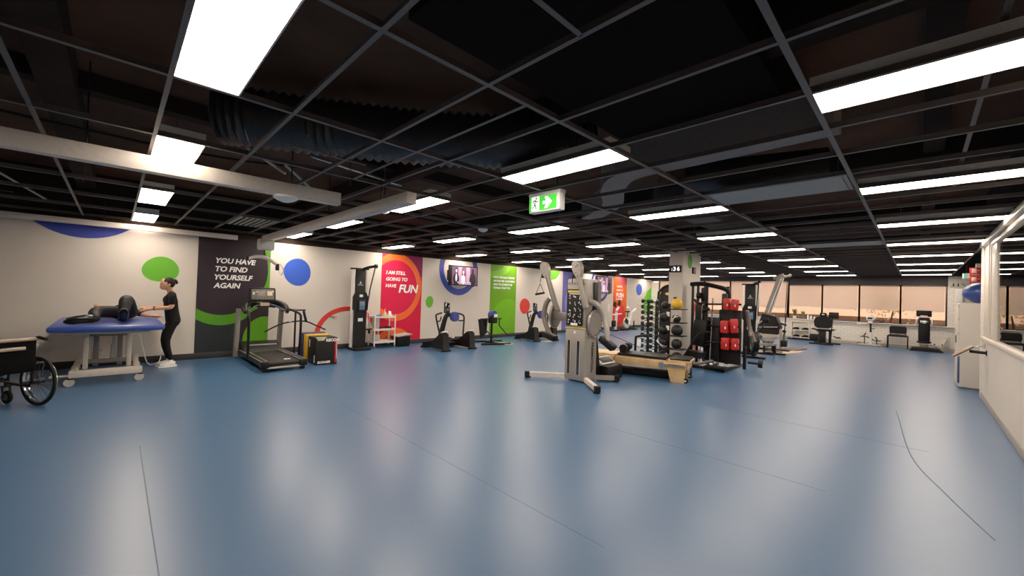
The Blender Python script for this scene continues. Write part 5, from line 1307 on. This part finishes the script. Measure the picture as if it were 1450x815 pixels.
# standing woman, leaning over the table, looking down to the left
segs = [([(.77, 9.41, .82), (.685, 9.40, .47), (.755, 9.39, .14)], [.088, .058, .036], 'leg'),
        ([(.77, 9.56, .82), (.67, 9.57, .47), (.74, 9.58, .14)], [.088, .058, .036], 'leg'),
        ([(.755, 9.39, .15), (.755, 9.39, .07)], [.033, .036], 'sock'), ([(.74, 9.58, .15), (.74, 9.58, .07)], [.033, .036], 'sock'),
        ([(.77, 9.44, .83), (.745, 9.45, 1.0), (.725, 9.43, 1.18), (.735, 9.42, 1.28)], [.108, .10, .10, .065], 'shirt'),
        ([(.77, 9.53, .83), (.745, 9.52, 1.0), (.725, 9.54, 1.18), (.735, 9.55, 1.28)], [.108, .10, .10, .065], 'shirt'),
        ([(.735, 9.48, 1.26), (.715, 9.48, 1.34), (.69, 9.48, 1.40)], [.06, .046, .045], 'skin'),
        ([(.735, 9.35, 1.28), (.735, 9.30, 1.25), (.728, 9.28, 1.14)], [.055, .055, .05], 'shirt'),
        ([(.735, 9.61, 1.28), (.735, 9.66, 1.25), (.72, 9.68, 1.14)], [.055, .055, .05], 'shirt'),
        ([(.728, 9.28, 1.16), (.715, 9.27, 1.07), (.60, 9.28, 1.055), (.47, 9.31, 1.04)], [.042, .037, .034, .023], 'skin'),
        ([(.72, 9.68, 1.16), (.70, 9.68, 1.08), (.58, 9.62, 1.06), (.44, 9.55, 1.05)], [.042, .037, .034, .023], 'skin')]
segs += hand((.46, 9.31, 1.04), (-1, .05, -.22), (0, 0, 1), (0, 1, 0), curl=.25)
segs += hand((.43, 9.545, 1.05), (-1, -.15, -.1), (0, 0, 1), (0, -1, 0), curl=.3)
balls = [((.665, 9.48, 1.475), (.088, .074, .112), (0, -14, 0), 'skin'), ((.622, 9.48, 1.425), (.05, .05, .06), (0, -20, 0), 'skin'),
         ((.578, 9.48, 1.46), (.018, .012, .016), (0, 0, 0), 'skin'), ((.60, 9.48, 1.395), (.022, .024, .018), (0, 0, 0), 'skin'),
         ((.692, 9.403, 1.465), (.02, .01, .028), (0, 0, 0), 'skin'), ((.692, 9.557, 1.465), (.02, .01, .028), (0, 0, 0), 'skin'),
         ((.785, 9.485, .80), (.085, .14, .10), (0, 0, 0), 'leg'), ((.685, 9.485, 1.19), (.07, .12, .09), (0, 0, 0), 'shirt')]
W = figure('standing woman in black T-shirt, leggings and white sneakers holding the patient\'s arm', segs, balls, {'leg': LEGG, 'shirt': SHIRT, 'skin': SKIN, 'sock': SNEAK})
b = B(); b.M = Mx.Translation(V((.688, 9.48, 1.498))) @ Euler((0, R(-8), 0)).to_matrix().to_4x4()
b.sph((0, 0, 0), (.097, .084, .102), 24, 16); b.M = Mx.Identity(4)
b.sph((.775, 9.48, 1.535), (.032, .034, .034), 14, 10); b.sph((.80, 9.48, 1.51), (.02, .022, .035), 10, 8)
# the face side of the hair cap is cut away
dl = [v for v in b.bm.verts if v.co.x < (.612 if v.co.z > 1.50 else .655) and v.co.z < 1.545]
bmesh.ops.delete(b.bm, geom=dl, context='VERTS')
b.out('hair', HAIR, W, ang=180)
for y in (9.452, 9.508):
    b = B(); b.sph((.586, y, 1.476), (.009, .012, .008), 10, 8); b.out('eye', EYE, W)
    b = B(); b.tube([(.588, y - .014, 1.496), (.583, y, 1.5), (.588, y + .014, 1.496)], .004, 6); b.out('eyebrow', HAIR, W)
b = B(); b.sph((.573, 9.48, 1.418), (.009, .02, .007), 10, 8); b.out('mouth', LIP, W)
for (x, y, a) in ((.755, 9.39, 24), (.74, 9.58, 8)):
    d = V((-math.cos(R(a)), -math.sin(R(a)), 0)); c = V((x, y, 0)); b = B()
    b.tube([c - d * .055 + V((0, 0, .055)), c + V((0, 0, .06)), c + d * .09 + V((0, 0, .045)), c + d * .165 + V((0, 0, .032))], [.040, .044, .040, .028], 12, k=4); s = b.out('shoe', SNEAK, W)
    b = B(); b.tube([c - d * .085 + V((0, 0, .014)), c + V((0, 0, .014)), c + d * .1 + V((0, 0, .014)), c + d * .19 + V((0, 0, .014))], [.03, .042, .044, .022], 4, sq=(0, 0, 1)); 
    for v in b.bm.verts: v.co.z = .002 if v.co.z < .014 else .03
    b.out('sole', LETTER, s)
b = B(); b.torus((.50, 9.305, 1.044), (1, -.2, .1), .028, .008, 20, 8); b.box((.50, 9.30, 1.076), (.035, .03, .012), .004); b.out('wrist_watch', BLACK, W)

# person lying on the table, feet toward the camera
TZ0 = TZ
segs = [([(.03, 9.12, 1.00), (-.17, 8.72, 1.03), (-.2, 8.45, .98)], [.10, .082, .064], 'trousers'),
        ([(-.2, 8.45, .98), (-.19, 8.36, .95)], [.066, .06], 'trousers'),
        ([(.20, 9.12, 1.00), (.14, 8.74, 1.20), (.11, 8.50, 1.03)], [.098, .088, .066], 'trousers'),
        ([(.11, 8.50, 1.03), (.105, 8.42, .95)], [.068, .064], 'trousers'),
        ([(.06, 9.12, 1.0), (.07, 9.35, 1.0), (.07, 9.52, .995)], [.11, .11, .09], 'shirt'),
        ([(.18, 9.12, 1.0), (.17, 9.35, 1.0), (.17, 9.52, .995)], [.11, .11, .09], 'shirt'),
        ([(.12, 9.56, .98), (.12, 9.70, .96)], [.05, .05], 'skin'),
        ([(.22, 9.52, .98), (.30, 9.48, .96), (.34, 9.45, .95)], [.06, .055, .05], 'shirt'),
        ([(.33, 9.45, .95), (.40, 9.40, .925), (.47, 9.38, .915)], [.042, .034, .024], 'skin'),
        ([(.02, 9.52, .98), (-.09, 9.50, .99), (-.15, 9.45, 1.02)], [.06, .055, .05], 'shirt'),
        ([(-.15, 9.45, 1.02), (-.20, 9.42, 1.085), (-.12, 9.60, 1.02)], [.042, .038, .026], 'skin')]
segs += hand((.475, 9.38, .915), (1, -.06, -.06), (0, 0, 1), (0, -1, 0), curl=.35)
segs += hand((-.12, 9.61, 1.015), (.5, 1, -.3), (0, 0, 1), (-1, .4, 0), curl=.3)
balls = [((.12, 9.83, .99), (.078, .105, .095), (0, 0, 0), 'skin'), ((.12, 9.79, 1.078), (.013, .018, .02), (0, 0, 0), 'skin'), ((.12, 9.745, 1.015), (.045, .05, .05), (0, 0, 0), 'skin'),
         ((.045, 9.84, .983), (.01, .02, .028), (0, 0, 0), 'skin'), ((.195, 9.84, .983), (.01, .02, .028), (0, 0, 0), 'skin'), ((.115, 9.1, .99), (.19, .14, .11), (0, 0, 0), 'trousers')]
P = figure('person in black clothes lying on the blue treatment table, one knee raised', segs, balls, {'trousers': TROU, 'shirt': SHIRT, 'skin': SKIN})
b = B(); b.sph((.12, 9.865, .988), (.086, .09, .098), 18, 12)
bmesh.ops.delete(b.bm, geom=[v for v in b.bm.verts if v.co.y < 9.83 and v.co.z > .978], context='VERTS'); b.out('hair', HAIR, P, ang=180)
for x in (.09, .15): b = B(); b.sph((x, 9.82, 1.076), (.01, .007, .007), 10, 8); b.out('eye', EYE, P)
b = B(); b.sph((.12, 9.755, 1.06), (.02, .007, .006), 10, 8); b.out('mouth', LIP, P)
def shoe_tube(h, t, up, name='shoe'):
    h, t, up = V(h), V(t), V(up).normalized(); d = (t - h).normalized(); L_ = (t - h).length
    b = B(); b.tube([h + d * .02 + up * .015, h + d * L_ * .3 + up * .012, h + d * L_ * .65 - up * .0, h + d * L_ * .95 - up * .008], [.052, .064, .056, .032], 14, k=4); s = b.out(name, BSHOE, P)
    b = B(); sd = d.cross(up)
    o = []
    for a, wdt in ((-.02, .02), (.0, .038), (.12, .04), (.2, .048), (.26, .036), (.29, .012)): o.append((a, wdt))
    vs = [h + d * a * L_ / .28 + sd * w_ - up * .036 for a, w_ in o] + [h + d * a * L_ / .28 - sd * w_ - up * .036 for a, w_ in reversed(o)]
    n = len(vs); vs2 = [v - up * .014 for v in vs]
    b.raw(vs + vs2, [tuple(range(n)), tuple(range(2 * n - 1, n - 1, -1))] + [(i, i + n, (i + 1) % n + n, (i + 1) % n) for i in range(n)]); b.out('sole', RUB, s)
shoe_tube((-.195, 8.33, .945), (-.475, 8.29, .935), (0.05, .7, .35))
shoe_tube((.105, 8.40, .93), (.11, 8.30, 1.09), (0, 1, .1))
b = B(); b.box((.04, 9.84, TZ + .032), (.42, .28, .06), .028, rot=(0, 0, 5)); tag(b.out('pillow', WHITEP), 'white pillow on the treatment table behind the lying person', 'pillow')
